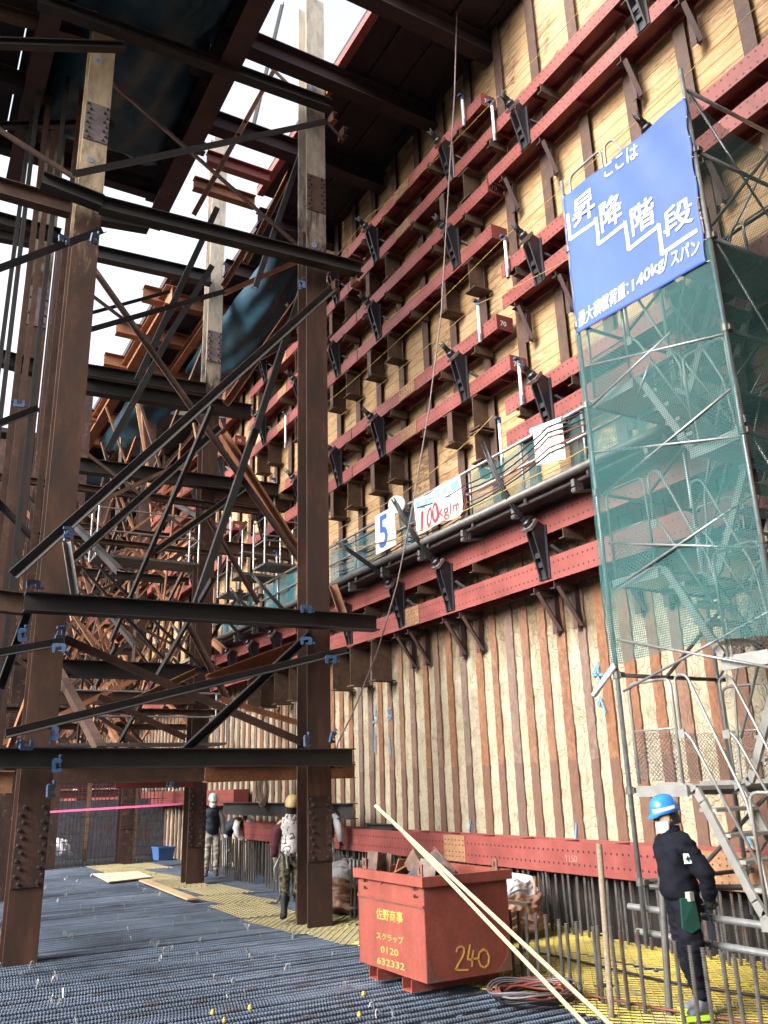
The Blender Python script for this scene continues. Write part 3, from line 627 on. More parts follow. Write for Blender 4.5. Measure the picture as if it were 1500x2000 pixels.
br('thin orange strut rising from the pale middle column to the long beam', (438, 578), (584, 514), 14.8, 0.13, 'orange')
br('dark brace against the sky right of the first column', (168, 652), (440, 574), 13.4, 0.12, 'beam')
br('dark brace with a blue clamp crossing the first column under the jutting beam', (-10, 536), (203, 456), 11.9, 0.14, 'beam')
br('dark brace at the left edge below the clamp, crossing the thin posts', (-10, 838), (78, 803), 13.0, 0.14, 'beam')
br('pale grey brace falling toward the first column below the deck edge', (-10, 255), (140, 350), 12.9, 0.12, 'brown')
br('grey brace at the left edge falling behind the first column over the sky', (-10, 984), (70, 1066), 14.5, 0.14, 'beam')
br('thin brace crossing the sky right of the first column, falling', (172, 576), (310, 680), 16.0, 0.10, 'brown')
br('thin brace crossing the sky right of the first column, rising', (168, 618), (332, 573), 16.6, 0.10, 'beam')
br('pale upright plate leaning on the first column above the half height beam', (130, 1060), (146, 1162), 12.0, 0.11, 'galvdark')
br('orange strut rising from the frame to the sky opening', (378, 420), (556, 100), 14.0, 0.13, 'orange', 'C')
br('lit orange strut below the dark brace near the middle column', (478, 515), (588, 290), 15.0, 0.16, 'orange', 'C')
br('orange strut stub above the pale middle column', (435, 560), (480, 485), 15.5, 0.16, 'orange', 'C')
br('black steep brace left of the pale middle column, upper', (425, 405), (270, 740), 15.6, 0.16, 'beam', 'C')
br('black steep brace pair left of the pale middle column', (415, 518), (340, 640), 14.9, 0.15, 'beam', 'C')
br('black steep brace falling left below the pair', (340, 640), (210, 880), 14.9, 0.15, 'beam', 'C')
br('thin black brace from the opening edge down past the sky gap', (555, 10), (498, 250), 15.0, 0.12, 'beam')
br('dark brace crossing behind the middle column to the red walers', (440, 740), (590, 660), 16.8, 0.12, 'brown')
br('brown brace falling to the half height beam from the plank wall', (395, 1000), (500, 1180), 17.5, 0.14, 'brown')
br('dark brace over the small platform rising to the right', (305, 1080), (480, 955), 16.5, 0.14, 'beam')
br('brown brace below the half height beam left of the steep black brace', (360, 1215), (440, 1370), 16.8, 0.16, 'brown')
br('lit brown brace falling low behind the middle column', (430, 1370), (586, 1418), 16.5, 0.14, 'orange')
br('pale steel angle lying low across the frame beside the rear column', (250, 1375), (382, 1312), 15.2, 0.16, 'plate', 'C')
br('brown brace falling low beside the small low platform', (190, 1365), (360, 1445), 17.0, 0.14, 'brown')
br('steel brace at the left edge beside the big blue clamp', (0, 1345), (60, 1180), 12.8, 0.15, 'beam', 'C')
# small stubs at the column heads
for i, (a, y) in enumerate((((640, 172), 12.2), ((645, 232), 12.2), ((665, 262), 12.0), ((690, 545), 12.1), ((648, 560), 12.1), ((652, 1488), 12.3))):
    p = P(*a, 'y', y); mb = MB(); mb.ext(Cp(0.1, 0.2, 0.014), p + Vector((0, -0.12, 0)), p + Vector((0, 0.12, 0)))
    one(mb, 'cleat', 'orange' if i in (0, 1, 3) else 'brown', ['rusty cleat by the topmost target mark on the middle column', 'rusty cleat at the end of the topmost black beam', 'brown cleat beside the brace end at the sky opening', 'orange cleat on the end of the long upper beam', 'brown cleat under the end of the long upper beam', 'brown cleat at the end of the lowest black beam'][i], 'cleat')
br('orange angle end hanging off the middle column right side above the half height beam', (645, 1145), (668, 1212), 12.3, 0.16, 'orange')
br('brown angle end poking out beyond the dark brace at the middle column top', (640, 245), (668, 275), 12.0, 0.07, 'brown')
# ---------------------------------------------------------------- deep part of the frame
rr = random.Random(21)
rowsY = (19.4, 22.9, 26.6, 30.2, 33.7, 37.3, 40.8)
GB = 'dense braces deep in the steel frame'; GT = 'tie beams deep in the steel frame'
LB = 'rusty brace in the dense tangle of steel behind the front columns'; LT = 'dim tie beam deep in the frame behind the front columns'
for i, y in enumerate(rowsY):
    xl = max(0.125 * y - 0.5, 0.5); xr = 6.5 + 0.02 * (y - 19)
    for z in (2.6, 3.6, 4.6, 6.0, 7.4, 8.6):
        if rr.random() < 0.45: continue
        z += rr.uniform(-0.15, 0.15); mb = MB(); x1 = xr + rr.uniform(-0.3, 1.0)
        mb.ext(Hp(0.15, rr.choice((0.12, 0.15, 0.2))), (xl - 2, y - 0.3, z), (x1, y - 0.3, z)); one(mb, 'tie_beam', rr.choice(('beam', 'brown', 'brown', 'column')), LT, 'steel beam', GT)
    for zb in ((2.6, 4.6), (4.6, 7.4), (7.4, 9.4), (2.6, 6.0), (4.6, 8.6)):
        for k in range(3):
            if rr.random() < 0.25: continue
            z0, z1 = zb if k % 2 else zb[::-1]; xa = xl + rr.uniform(-2, 1.0); xb = xr + rr.uniform(-1.5, 0.3)
            mb = MB(); mb.ext(Lp(rr.uniform(0.06, 0.1), 0.012), (xa, y - 0.4 - 0.2 * k, z0), (xb, y - 0.4 - 0.2 * k, z1)); one(mb, 'diagonal_brace', rr.choice(('beam', 'brown', 'orange', 'brown')), LB, 'steel brace', GB)
for x in (2.4, 4.4, 6.5):
    for i, (ya, yb) in enumerate(((12.6, 19.5), (19.5, 26.7), (26.7, 33.8), (33.8, 41))):
        if x < 0.125 * ya: continue
        for zb in ((2.6, 5.2), (5.2, 8.2), (8.2, 11.4), (11.4, 14.4)):
            if (i == 0 and x > 6) or (x < 6 and zb[1] > 9): continue
            for k in range(2):
                if rr.random() < (0.45 if i == 0 else 0.12): continue
                z0, z1 = zb if k else zb[::-1]; dx = (0.25 if k else -0.25) + rr.uniform(-0.1, 0.1)
                mb = MB(); mb.ext(Lp(rr.uniform(0.09, 0.14), 0.012), (x + dx, ya + 0.2, z0), (x + dx, yb, z1), (1, 0, 0)); one(mb, 'diagonal_brace', rr.choice(('beam', 'orange', 'orange', 'brown')), LB, 'steel brace', GB)
            if rr.random() < 0.75 and i > 0:
                mb = MB(); mb.ext(Hp(0.2, 0.25), (x - 0.2, ya, zb[1]), (x - 0.2, yb, zb[1])); one(mb, 'tie_beam', rr.choice(('brown', 'orange', 'column')), LT, 'steel beam', GT)
for k in range(150):
    y = rr.uniform(19, 40); x = rr.uniform(0.13 * y, 6.8); z = rr.uniform(2.2, 11 if x > 5 else 8); h = rr.uniform(1.5, 4.5 if x > 5 else 2.5)
    mb = MB(); mb.ext(Lp(rr.uniform(0.05, 0.085), 0.01), (x, y, z), (x + rr.uniform(-2, 2), y + rr.uniform(-0.2, 0.2), z + h)); one(mb, 'diagonal_brace', rr.choice(('orange', 'orange', 'brown', 'plate', 'brown')), LB, 'steel brace', GB)
# ---------------------------------------------------------------- walers on the retaining wall
WX = 8.0
def waler(label, y0, y1, z, h, depth=0.335, splice=(), end=None, group=None, mark=None, stiff=True):
    t = thing('waler_beam', label, 'waler', (WX, (y0 + y1) / 2, z), group)
    mb = MB(); mb.ext(Hp(h, depth, 0.014, 0.018), (WX + depth / 2, y0, z), (WX + depth / 2, y1, z), (1, 0, 0)); mb.build('beam', 'waler', t)
    if stiff:
        y = y0 + 0.35; s0 = None
        while y < min(y1, 16):
            for sz in (-1, 1):
                if s0 is None:
                    s = MB(); s.box((WX + depth / 2, y, z + sz * h * 0.26), (depth - 0.04, 0.012, h * 0.44)); s0 = s.build('stiffener', 'walerplain', t); r0 = Vector((0, y, z + sz * h * 0.26))
                else:
                    c = s0.copy(); COL.objects.link(c); c.parent = t; c.location = Vector((0, y, z + sz * h * 0.26)) - r0
            y += 0.95
    for ys in splice:
        b = MB(); b.box((WX - 0.007, ys, z), (0.014, 0.58, h - 0.02)); pl = b.build('splice_plate', 'plate', t)
        n = MB()
        for i in range(6):
            for sz in (-1, 1):
                for r in (0.3, 0.13): n.bolt((WX - 0.014, ys - 0.24 + 0.096 * i, z + sz * h * r), (-1, 0, 0), 0.011, 0.006)
        n.build('bolts', 'bolt', pl)
    if end is not None:
        b = MB(); b.box((WX + depth / 2 - 0.004, end - 0.008, z), (depth + 0.01, 0.016, h + 0.006)); ep = b.build('end_plate', 'walerplain', t)
        if mark:
            tb = text_mb(mark, 0.13, (WX + 0.06, end - 0.017, z - 0.06), (1, 0, 0), (0, 0, 1), 0.002, 1.0); tb.build('chalk_mark', 'whitepaint', ep)
    return t
waler('lowest red perforated waler, standing just above the upright rebar', 1.5, 21.9, 0.98, 0.40, 0.40, splice=(6.75, 11.9), end=None)
b_ = MB(); b_.box((WX - 0.012, 5.9, 0.98), (0.02, 1.5, 0.385))
tb_ = text_mb('1150', 0.12, (WX - 0.003, P(1106, 1704, 'x', WX).y, 0.93), (0, -1, 0), (0, 0, 1), 0.002); tag(tb_.build('chalk_number', 'chalk', None, (WX, 8.0, 0.98)), 'faint chalk number 1150 on the lowest waler', 'chalk mark')
tag(b_.build('cover_plate', 'plate', None, (WX, 5.9, 0.98)), 'rusty orange plate over the lowest waler behind the blue helmet worker', 'steel plate')
waler('upper red waler of the double pair just below the walkway', 1.5, 17.6, 5.55, 0.36, 0.35, splice=(), end=None)
waler('lower red waler of the double pair just below the walkway', 1.5, 17.6, 4.845, 0.35, 0.35, splice=(12.95,), end=None)
waler('far part of the upper red waler below the walkway, behind the middle column', 17.7, 40, 5.55, 0.36, 0.35, group='far walers', stiff=False)
waler('far part of the lower red waler below the walkway, behind the middle column', 17.7, 40, 4.845, 0.35, 0.35, splice=(18.6,), group='far walers', stiff=False)
waler('far red waler with a dark end face behind the bending worker', 22.0, 46, 1.75, 0.40, 0.40, end=22.0, stiff=False)
waler('red waler reaching furthest right at the top, upper one beside the sky deck', 1.5, 15.1, 12.95, 0.26, 0.335, splice=(12.65,))
waler('red waler just above the blue banner, with triangular brackets below it', 1.5, 9.77, 12.07, 0.26, 0.335)
waler('red waler passing behind the right pole of the blue banner, upper of its pair', 1.5, 9.62, 10.10, 0.26, 0.335)
waler('red waler passing behind the right pole of the blue banner, lower of its pair', 1.5, 9.66, 9.53, 0.26, 0.335)
waler('red waler ending left of the tower below the banner, upper of its pair', 1.5, 9.8, 7.68, 0.28, 0.335)
waler('red waler ending left of the tower below the banner, lower of its pair', 1.5, 9.83, 7.13, 0.28, 0.335)
waler('top red waler on the left with a square end face near the deck', 9.8, 15.1, 13.88, 0.27, 0.335, splice=(12.65,), end=9.8, mark='70')
waler('second red waler pair from the left top, upper one with a chalked end', 9.8, 14.75, 11.98, 0.27, 0.335, end=9.8, mark='70')
waler('second red waler pair from the left top, lower one with a plain end', 9.8, 14.75, 11.03, 0.27, 0.335, end=9.8)
waler('third red waler pair from the left top, upper one with a chalked end', 9.85, 15.1, 9.28, 0.27, 0.335, splice=(12.75,), end=9.85, mark='70')
waler('third red waler pair from the left top, lower one with a splice plate', 9.6, 15.1, 8.40, 0.27, 0.335, splice=(12.75,), end=9.6, mark='70')
for z, n in ((13.88, 'topmost'), (12.95, 'second from the top'), (11.98, 'third from the top'), (11.03, 'fourth from the top'), (9.28, 'fifth from the top'), (8.40, 'sixth from the top')):
    y0 = 14.78 if n[:3] in ('thi', 'fou') else 15.13
    waler(f'middle stretch of red waler {n} beside and behind the middle column', y0, 21.4, z, 0.27, 0.335, splice=(19.0,), group='walers beside the middle column', stiff=False)
    waler(f'far stretch of red waler {n} behind the steel frame', 22.6, 44, z, 0.27, 0.335, end=22.6, mark='70' if z > 9 else None, group='far walers', stiff=False)
# ---------------------------------------------------------------- anchor heads (black tapered brackets across each waler pair)
def anchor(label, y, zb, ht, group, tail=None, rust_=False):
    s = ht / 0.74; t = thing('anchor_bracket', label, 'anchor bracket', (WX, y, zb), group)
    prof = [(-0.004, 0.0), (-0.07, -0.03), (-0.44, 0.58), (-0.30, 0.76), (-0.004, 0.70)]
    for sy in (-1, 1):
        mb = MB(); mb.poly([(WX + a * 0.52, y + sy * 0.055, zb + (b * 1.1 - 0.02) * s) for a, b in prof], 0.025, (0, sy, 0)); mb.build('side_plate', 'black', t)
    mb = MB(); mb.box((WX - 0.012, y, zb + 0.35 * s), (0.02, 0.25, 0.80 * s)); mb.build('back_plate', 'greyplate' if rust_ else 'black', t)
    for f in (0.25, 0.55):
        mb = MB(); mb.box((WX - 0.02 - 0.15 * f, y, zb + (0.05 + 0.45 * f) * s), (0.03, 0.12, 0.08)); mb.build('rib', 'black', t)
    mb = MB(); mb.ext(Lp(0.05, 0.01), (WX + 0.02, y - 0.12, zb + 0.42 * s), (WX + 0.3, y - 0.34, zb + 0.12 * s)); mb.build('side_strut', 'black', t)
    d = Vector((-0.78, 0, 0.62)); c = Vector((WX - 0.19, y, zb + 0.72 * s))
    R = Vector((0, 0, 1)).rotation_difference(d).to_matrix()
    mb = MB(); mb.box(c + d * 0.03, (0.2, 0.2, 0.05), R); mb.build('bearing_plate', 'greyplate' if not rust_ else 'orange', t)
    mb = MB(); mb.lathe([(0.0, 0.05), (0.075, 0.05), (0.075, 0.12), (0.055, 0.14), (0.055, 0.19), (0, 0.19)], c, 14, 0, R); mb.build('anchor_head', 'black', t)
    mb = MB()
    for k in range(6):
        a = k * math.pi / 3; off = R @ Vector((0.035 * math.cos(a), 0.035 * math.sin(a), 0))
        if tail is None:
            mb.tube([c + off + d * 0.15, c + off + d * (0.3 + 0.03 * (k % 3))], 0.011, 5)
        else:
            e = Vector(tail); p0 = c + off + d * 0.15; q = c + off + d * 0.55; sc = 1 + 0.05 * (k % 3)
            e2 = c + (e - c) * sc + off * 0.8; pts = []
            for i in range(9):
                u = i / 8; pts.append(p0 * (1 - u) ** 2 + q * 2 * u * (1 - u) + e2 * u * u)
            mb.tube(pts, 0.015, 5)
    mb.build('strand_tail', 'cable', t, smooth=True)
    return t
GA = 'black anchor brackets on the waler pairs'
T2A = [(9.2, (951, 880), 'right end beside the tower'), (11.65, (775, 985), 'below the white load sign'), (13.25, (668, 1066), 'below the sign with the blue five'), (15.35, (628, 1060), 'just right of the middle column')]
for y, tp, n in T2A:
    e = P(*tp, 'y', y + 0.25); anchor('black anchor bracket with long cable tails, ' + n, y, 4.76, 0.74, 'black anchor brackets with long cable tails', e)
for y in (17.5, 19.0, 20.5, 22.1, 24, 26): anchor('black anchor bracket with cable tails behind the middle column', y, 4.76, 0.74, 'black anchor brackets with long cable tails', (6.9, y + 0.3, 6.5))
for z0, dz, nm in ((12.88, 0.74, 'top pair'), (10.98, 0.72, 'second pair from the top'), (8.30, 0.76, 'third pair from the top')):
    for y, w in ((10.85, 'nearest the square waler ends'), (13.78, 'middle of three'), (15.7, 'close beside the middle column')):
        anchor(f'black anchor bracket on the {nm}, {w}', y, z0, dz, GA, None, rust_=(z0 > 12 and y < 11))
    for y in (17.7, 20.2, 23.6, 26.2, 29): anchor('black anchor bracket on a far waler pair behind the frame', y, z0, dz, GA)
for z0, y, nm in ((12.0, 8.72, 'black anchor bracket on the right waler pair above the banner'), (9.40, 8.70, 'black anchor bracket left of the blue banner'), (7.0, 8.8, 'black anchor bracket left of the tower, above the walkway')):
    anchor(nm, y, z0, 0.70, GA)
    for yy in (6.1, 3.6): anchor('black anchor bracket on a right waler pair behind the tower and banner', yy, z0, 0.70, GA)
# ---------------------------------------------------------------- triangular knee brackets
def knee(label, y, z, xw, h, group):
    t = thing('knee_bracket', label, 'bracket', (xw, y, z - h), group)
    mb = MB(); mb.ext(Lp(0.09, 0.012), (xw - 0.01, y - 0.045, z - 0.1), (8.02, y - 0.045, z - 0.1)); mb.build('arm', 'girder', t)
    mb = MB(); mb.ext(Lp(0.09, 0.012), (xw - 0.09, y - 0.045, z - h), (xw - 0.09, y - 0.045, z - 0.1), (1, 0, 0)); mb.build('post', 'girder', t)
    mb = MB(); mb.ext(Lp(0.08, 0.012), (8.05, y - 0.04, z - 0.09), (xw - 0.05, y - 0.04, z - h + 0.03)); mb.build('strut', 'girder', t)
GK = 'triangular knee brackets under the walers'
for y, w in ((9.55, 'left one of the pair beside the tower'), (9.1, 'right one of the pair beside the tower'), (12.0, 'left one of the middle pair'), (11.49, 'right one of the middle pair'), (13.64, 'left one of the far pair'), (13.16, 'right one of the far pair')):
    knee(f'dark triangular knee bracket on the striped wall, {w}', y, 4.665, 8.48, 0.66, GK)
for y in (7.9, 7.4, 6.0): knee('dark triangular knee bracket on the striped wall behind the tower net', y, 4.665, 8.48, 0.66, GK)
for y, w in ((9.47, 'leftmost under the waler above the banner'), (8.46, 'second from the left under the waler above the banner'), (6.63, 'third from the left under the waler above the banner'), (5.55, 'rightmost under the waler above the banner'), (4.6, 'behind the top right corner')):
    knee(f'brown triangular knee bracket, {w}', y, 11.94, 8.34, 0.66, GK)
for y, w in ((9.42, 'left'), (8.42, 'right')): knee(f'brown triangular knee bracket beside the left edge of the banner, {w} one', y, 9.40, 8.34, 0.66, GK)
for y in (6.6, 5.6): knee('brown triangular knee bracket behind the banner and net', y, 9.40, 8.34, 0.62, GK)
for y in (8.45, 7.5, 6.5): knee('brown triangular knee bracket above the walkway beside the tower', y, 6.99, 8.34, 0.55, GK)
# short arms under the upper walers of each pair
mbp = None; GS = 'short dark support arms under the walers'
def arm(y, z):
    mb = MB(); mb.ext(Cp(0.10, 0.15, 0.012), (8.36, y, z - 0.08), (7.96, y, z - 0.08)); one(mb, 'support_arm', 'bracket', 'short dark support arm under a red waler, sticking out from the plank wall', 'support arm', GS)
for z in (13.74, 11.84, 9.14):
    for y in (10.45, 11.5, 13.35, 14.3, 15.3, 16.3, 19, 21): arm(y, z)
for z, ys in ((12.95 - .13, (12.2, 9.6, 8.2, 6.3)), (8.26, (12.2,)), (10.89, (12.4,)), (9.97, (9.2, 7.9, 6.1)), (7.54, (9.4, 8.2, 6.3)), (5.37, (8.7, 10.9, 12.6, 14.6))):
    for y in ys: arm(y, z)
# ---------------------------------------------------------------- deep bracket beams hanging below the lower walers
def boxb(label, y, z, h, group, strip=False, x1=8.42):
    t = thing('bracket_beam', label, 'bracket beam', (8.2, y, z - h), group)
    mb = MB(); mb.ext(Hp(0.30, h, 0.014, 0.02), (8.02, y, z - h / 2), (x1, y, z - h / 2)); mb.build('beam', 'bracket', t)
    if strip:
        mb = MB(); mb.box((8.015, y - 0.07, z - h / 2), (0.016, 0.15, h - 0.05)); mb.build('end_stiffener', 'brown', t)
    return t
GX = 'rusty bracket beams under the left walers'
for z, nm, ys in ((12.80, 'top', (10.52, 11.3, 13.45, 14.3, 15.35, 16.15)), (10.89, 'second', (10.55, 11.42, 13.46, 14.33, 15.36, 16.15)), (8.26, 'third', (10.7, 11.46, 13.53, 14.31, 15.38, 16.2))):
    for i, y in enumerate(ys):
        boxb(f'rusty bracket beam under the {nm} left waler pair, {("first","second","third","fourth","fifth","sixth")[i]} from its square end', y, z, 0.60, GX, i % 2 == 1)
    for y in (17.4, 18.2, 20, 20.8): boxb('rusty bracket beam under a far waler pair behind the middle column', y, z, 0.60, GX)
boxb('rusty bracket beam stacked directly under the lowest chalked waler end', 10.7, 7.62, 0.55, GX)
for y, w in ((14.5, 'right one with pale splashes'), (15.4, 'middle one'), (16.2, 'left one touching the middle column')):
    boxb(f'large brown bracket beam under the lower walkway waler, {w}', y, 4.67, 0.80, 'large bracket beams under the walkway walers', False, 8.47)
for y in (17.6, 18.5, 19.4, 20.3, 21.2): boxb('large brown bracket beam under the walkway waler behind the middle column', y, 4.67, 0.80, 'large bracket beams under the walkway walers', False, 8.47)
# ---------------------------------------------------------------- white guard posts and ropes
def wpost(label, y, zt, zb, x=7.93):
    t = thing('guard_post', label, 'guard post', (x, y, zb), 'white guard posts on the walers')
    mb = MB(); mb.cyl((x, y, zb), (x, y, zt), 0.026, 10); mb.build('tube', 'white', t, smooth=False)
    mb = MB(); mb.cyl((x, y, zb), (x, y, zb + 0.16), 0.032, 10); mb.build('sleeve', 'galv', t)
    mb = MB(); mb.cyl((x, y, zt - 0.09), (x, y, zt + 0.015), 0.034, 10); mb.box((x - 0.05, y, zt), (0.06, 0.07, 0.04)); mb.build('clamp_cap', 'clampblue', t)
wpost('white guard post with a blue cap on the top square waler end', 9.42, 13.45, 12.6)
wpost('white guard post left of the top square waler end, beside the hanging rope', 10.26, 14.3, 13.6)
wpost('white guard post with a blue cap on the second group square waler end', 9.38, 10.62, 9.83)
wpost('white guard post with a blue cap between the second and third waler groups', 10.24, 9.86, 9.06)
wpost('white guard post with a blue cap right of the chalked third waler end', 9.3, 8.3, 7.5)
wpost('white guard post with a blue cap rising from the walkway rail', 9.9, 7.52, 6.68)
for y, z in ((19.3, 9.6), (19.1, 7.6), (21.8, 8.2), (23, 6.6), (18.6, 11.2), (22.6, 9.6)): wpost('white guard post seen through the frame left of the middle column', y, z, z - 1.0)
def rope(label, pts, r, mat, sagd=0.0, name='rope', n=14, group=None, cat='rope'):
    pts = [Vector(p) for p in pts]; out = []
    for a, b in zip(pts[:-1], pts[1:]):
        for i in range(n):
            u = i / n; out.append(a.lerp(b, u) - Vector((0, 0, sagd * 4 * u * (1 - u))))
    out.append(pts[-1]); mb = MB(); mb.tube(out, r, 6)
    return one(mb, name, mat, label, cat, group, smooth=True)
rope('thin yellow rope strung from the top white post along the plank wall', [(7.92, 4.5, 13.4), (7.92, 9.42, 13.42), (7.92, 14, 14.1), (7.92, 24, 14.1)], 0.006, 'yellowrope', 0.12)
rope('thin yellow rope strung from the second white post along the plank wall', [(7.92, 4, 10.7), (7.92, 9.38, 10.6), (7.92, 16.5, 10.45)], 0.006, 'yellowrope', 0.1)
rope('thin yellow rope strung across the planks between the second and third waler groups', [(7.92, 6.5, 9.1), (7.92, 10.24, 9.8), (7.92, 17, 9.9)], 0.006, 'yellowrope', 0.06)
rope('yellow rope from the post above the walkway, falling left across the bracket beams', [P(963, 812, 'x', 7.9), P(880, 892, 'x', 7.9), P(780, 968, 'x', 7.8), P(643, 1042, 'x', 7.7)], 0.008, 'yellowrope', 0.02)
rope('yellow rope running along the walkway across both white signs', [P(1150, 872, 'x', 7.4), P(1000, 950, 'x', 7.4), P(840, 1028, 'x', 7.4), P(735, 1062, 'x', 7.4), P(660, 1072, 'x', 7.4)], 0.009, 'yellowrope', 0.02)
rope('long grey hoisting rope hanging from the deck past the walers to the lowest beam', [P(893, -10, 'x', 7.5), P(888, 180, 'x', 7.5), P(874, 400, 'x', 7.45), P(862, 610, 'x', 7.4), P(838, 800, 'x', 7.3), P(800, 1020, 'x', 7.2), P(776, 1140, 'x', 7.15), P(738, 1270, 'x', 7.1), P(690, 1390, 'x', 7.0), P(660, 1450, 'x', 6.9), P(650, 1500, 'x', 6.9)], 0.014, 'wire', 0.004, 'hoist_rope', 6)
# ---------------------------------------------------------------- walkway along the wall
wk = thing('walkway', 'hanging pipe walkway along the wall with rails, netting and two signs', 'walkway', (7.8, 14, 5.9))
YW0, YW1, XW = 5.2, 24.0, 7.5
def wpart(name, mats, fn, smooth=False, par=None):
    mb = MB(); fn(mb); return mb.build(name, mats, par or wk, smooth=smooth)
wpart('edge_pipe', 'galvdark', lambda m: m.cyl((XW, YW0, 5.86), (XW, YW1, 5.86), 0.062, 14), True)
wpart('inner_pipe', 'galvdark', lambda m: m.cyl((XW + 0.12, YW0, 5.77), (XW + 0.12, YW1, 5.77), 0.03, 8), True)
wpart('inner_pipe', 'galvdark', lambda m: m.cyl((XW + 0.62, YW0, 5.77), (XW + 0.62, YW1, 5.77), 0.03, 8), True)
wpart('top_rail', 'galv', lambda m: m.cyl((XW, YW0, 6.66), (XW, YW1, 6.66), 0.024, 8), True)
wpart('mid_rail', 'galv', lambda m: m.cyl((XW, YW0, 6.28), (XW, YW1, 6.28), 0.02, 8), True)
for i in range(3):
    wpart('deck_plank', 'galvdark', lambda m: m.box((XW + 0.17 + 0.2 * i, (YW0 + YW1) / 2, 5.83), (0.19, YW1 - YW0, 0.04)))
y = 6.35; 
while y < YW1:
    wpart('rail_post', 'galv', lambda m: m.cyl((XW + 0.03, y, 5.74), (XW + 0.03, y, 6.72), 0.024, 8), True)
    def clampfn(m):
        m.box((XW + 0.06, y + 0.3, 5.72), (0.07, 0.06, 0.1)); m.cyl((XW + 0.06, y + 0.26, 5.62), (XW + 0.06, y + 0.34, 5.62), 0.04, 8); m.cyl((XW + 0.06, y + 0.3, 5.6), (XW + 0.45, y + 0.3, 5.68), 0.024, 8)
        m.box((XW + 0.16, y + 0.3, 5.68), (0.05, 0.06, 0.12))
    wpart('pipe_clamp', 'galvdark', clampfn)
    y += 1.3
for a, b in ((6.4, 8.2), (8.6, 10.2), (12.0, 12.5), (13.2, 15.3), (17, 19), (19.5, 22)):
    def nf(m, a=a, b=b):
        m.grid(lambda u, v: Vector((XW + 0.05 + 0.05 * math.sin(9 * u + a) * v, a + (b - a) * u, 6.64 - 0.72 * v - 0.05 * math.sin(5 * u + a) ** 2)), 14, 6)
    wpart('safety_net', 'net' if a < 9 else 'darknet', nf, True)
# signs on the walkway rail
sg = thing('number_sign', 'white board with a large blue numeral five on the walkway rail', 'sign', (7.43, 12.78, 6.0))
mb = MB(); mb.box((7.43, 12.785, 6.365), (0.02, 0.72, 0.74)); mb.build('board', 'white', sg)
mb = text_mb('5', 0.86, (7.416, 13.02, 6.08), (0, -1, 0), (0, 0, 1), 0.004, 1, 0.012, 0.86); mb.build('numeral', 'signblue', sg)
def lsx(y, z): return 7.43 + 0.02 * math.sin(9 * y) + 0.03 * math.sin(4 * z + 5 * y)
sg = thing('load_sign', 'white cloth sign with red lettering of the load limit beside the lamp', 'sign', (7.43, 11.05, 6.0))
YL, YR, ZB, ZT2 = 11.75, 10.36, 5.98, 6.62
mb = MB(); mb.grid(lambda u, v: Vector((lsx(YL + (YR - YL) * u, ZB + (ZT2 - ZB) * v), YL + (YR - YL) * u, ZB + (ZT2 - ZB) * v)), 24, 10); o = mb.build('cloth', 'white', sg, smooth=True); o.modifiers.new('thickness', 'SOLIDIFY').thickness = 0.004
mb = MB(); mb.grid(lambda u, v: Vector((lsx(YL - 0.06 + (YR - YL + 0.1) * u, 6.43 + 0.14 * v) - 0.006, YL - 0.06 + (YR - YL + 0.1) * u, 6.43 + 0.14 * v + 0.012 * math.sin(14 * u))), 24, 4); o = mb.build('colour_band', 'cyanpaint', sg, smooth=True)
def drape(mb, fx, off):
    for v in mb.v: v.x = fx(v.y, v.z) - off
    return mb
def fit(body, length, org, xd, ud, **k):
    mb = text_mb(body, 1.0, (0, 0, 0), (1, 0, 0), (0, 1, 0), 0.001, **k); w = max(v.x for v in mb.v); lo = min(v.x for v in mb.v); return length / (w - lo)
s_ = fit('最大積載荷重', 1.05, 0, 0, 0)
drape(text_mb('最大積載荷重', s_ * 0.95, (7.4, YL - 0.14, 6.45), (0, -1, 0), (0, 0, 1), 0.002, 1, 0.003), lsx, 0.012).build('band_lettering', 'whitepaint', sg)
s_ = fit('100', 0.62, 0, 0, 0)
drape(text_mb('100', s_, (7.4, YL - 0.08, 6.03), (0, -1, 0), (0, 0, 1), 0.002, 1, 0.018), lsx, 0.012).build('numeral_lettering', 'redpaint', sg)
s_ = fit('kg/m', 0.50, 0, 0, 0)
drape(text_mb('kg/m', s_, (7.4, YL - 0.76, 6.08), (0, -1, 0), (0, 0, 1), 0.002, 1, 0.018), lsx, 0.012).build('unit_lettering', 'redpaint', sg)
# lamp
c = P(776, 986, 'x', 7.35); lp = thing('work_lamp', 'round pale work lamp clamped to the walkway between the two signs', 'lamp', c)
R = Vector((0, 0, 1)).rotation_difference(Vector((-0.75, -0.5, -0.1)).normalized()).to_matrix()
mb = MB(); mb.lathe([(0.0, 0.02), (0.12, 0.02), (0.16, 0.04), (0.165, 0.0), (0.13, -0.05), (0.06, -0.10), (0, -0.10)], c, 20, 0, R); mb.build('reflector', 'clearglass', lp, smooth=True)
mb = MB(); mb.lathe([(0, -0.09), (0.06, -0.09), (0.06, -0.2), (0, -0.2)], c, 12, 0, R); mb.build('socket', 'white', lp)
mb = MB(); mb.cyl(c + R @ Vector((0, 0, -0.15)), (7.5, c.y - 0.15, 6.64), 0.014, 6); mb.build('stem', 'galv', lp)
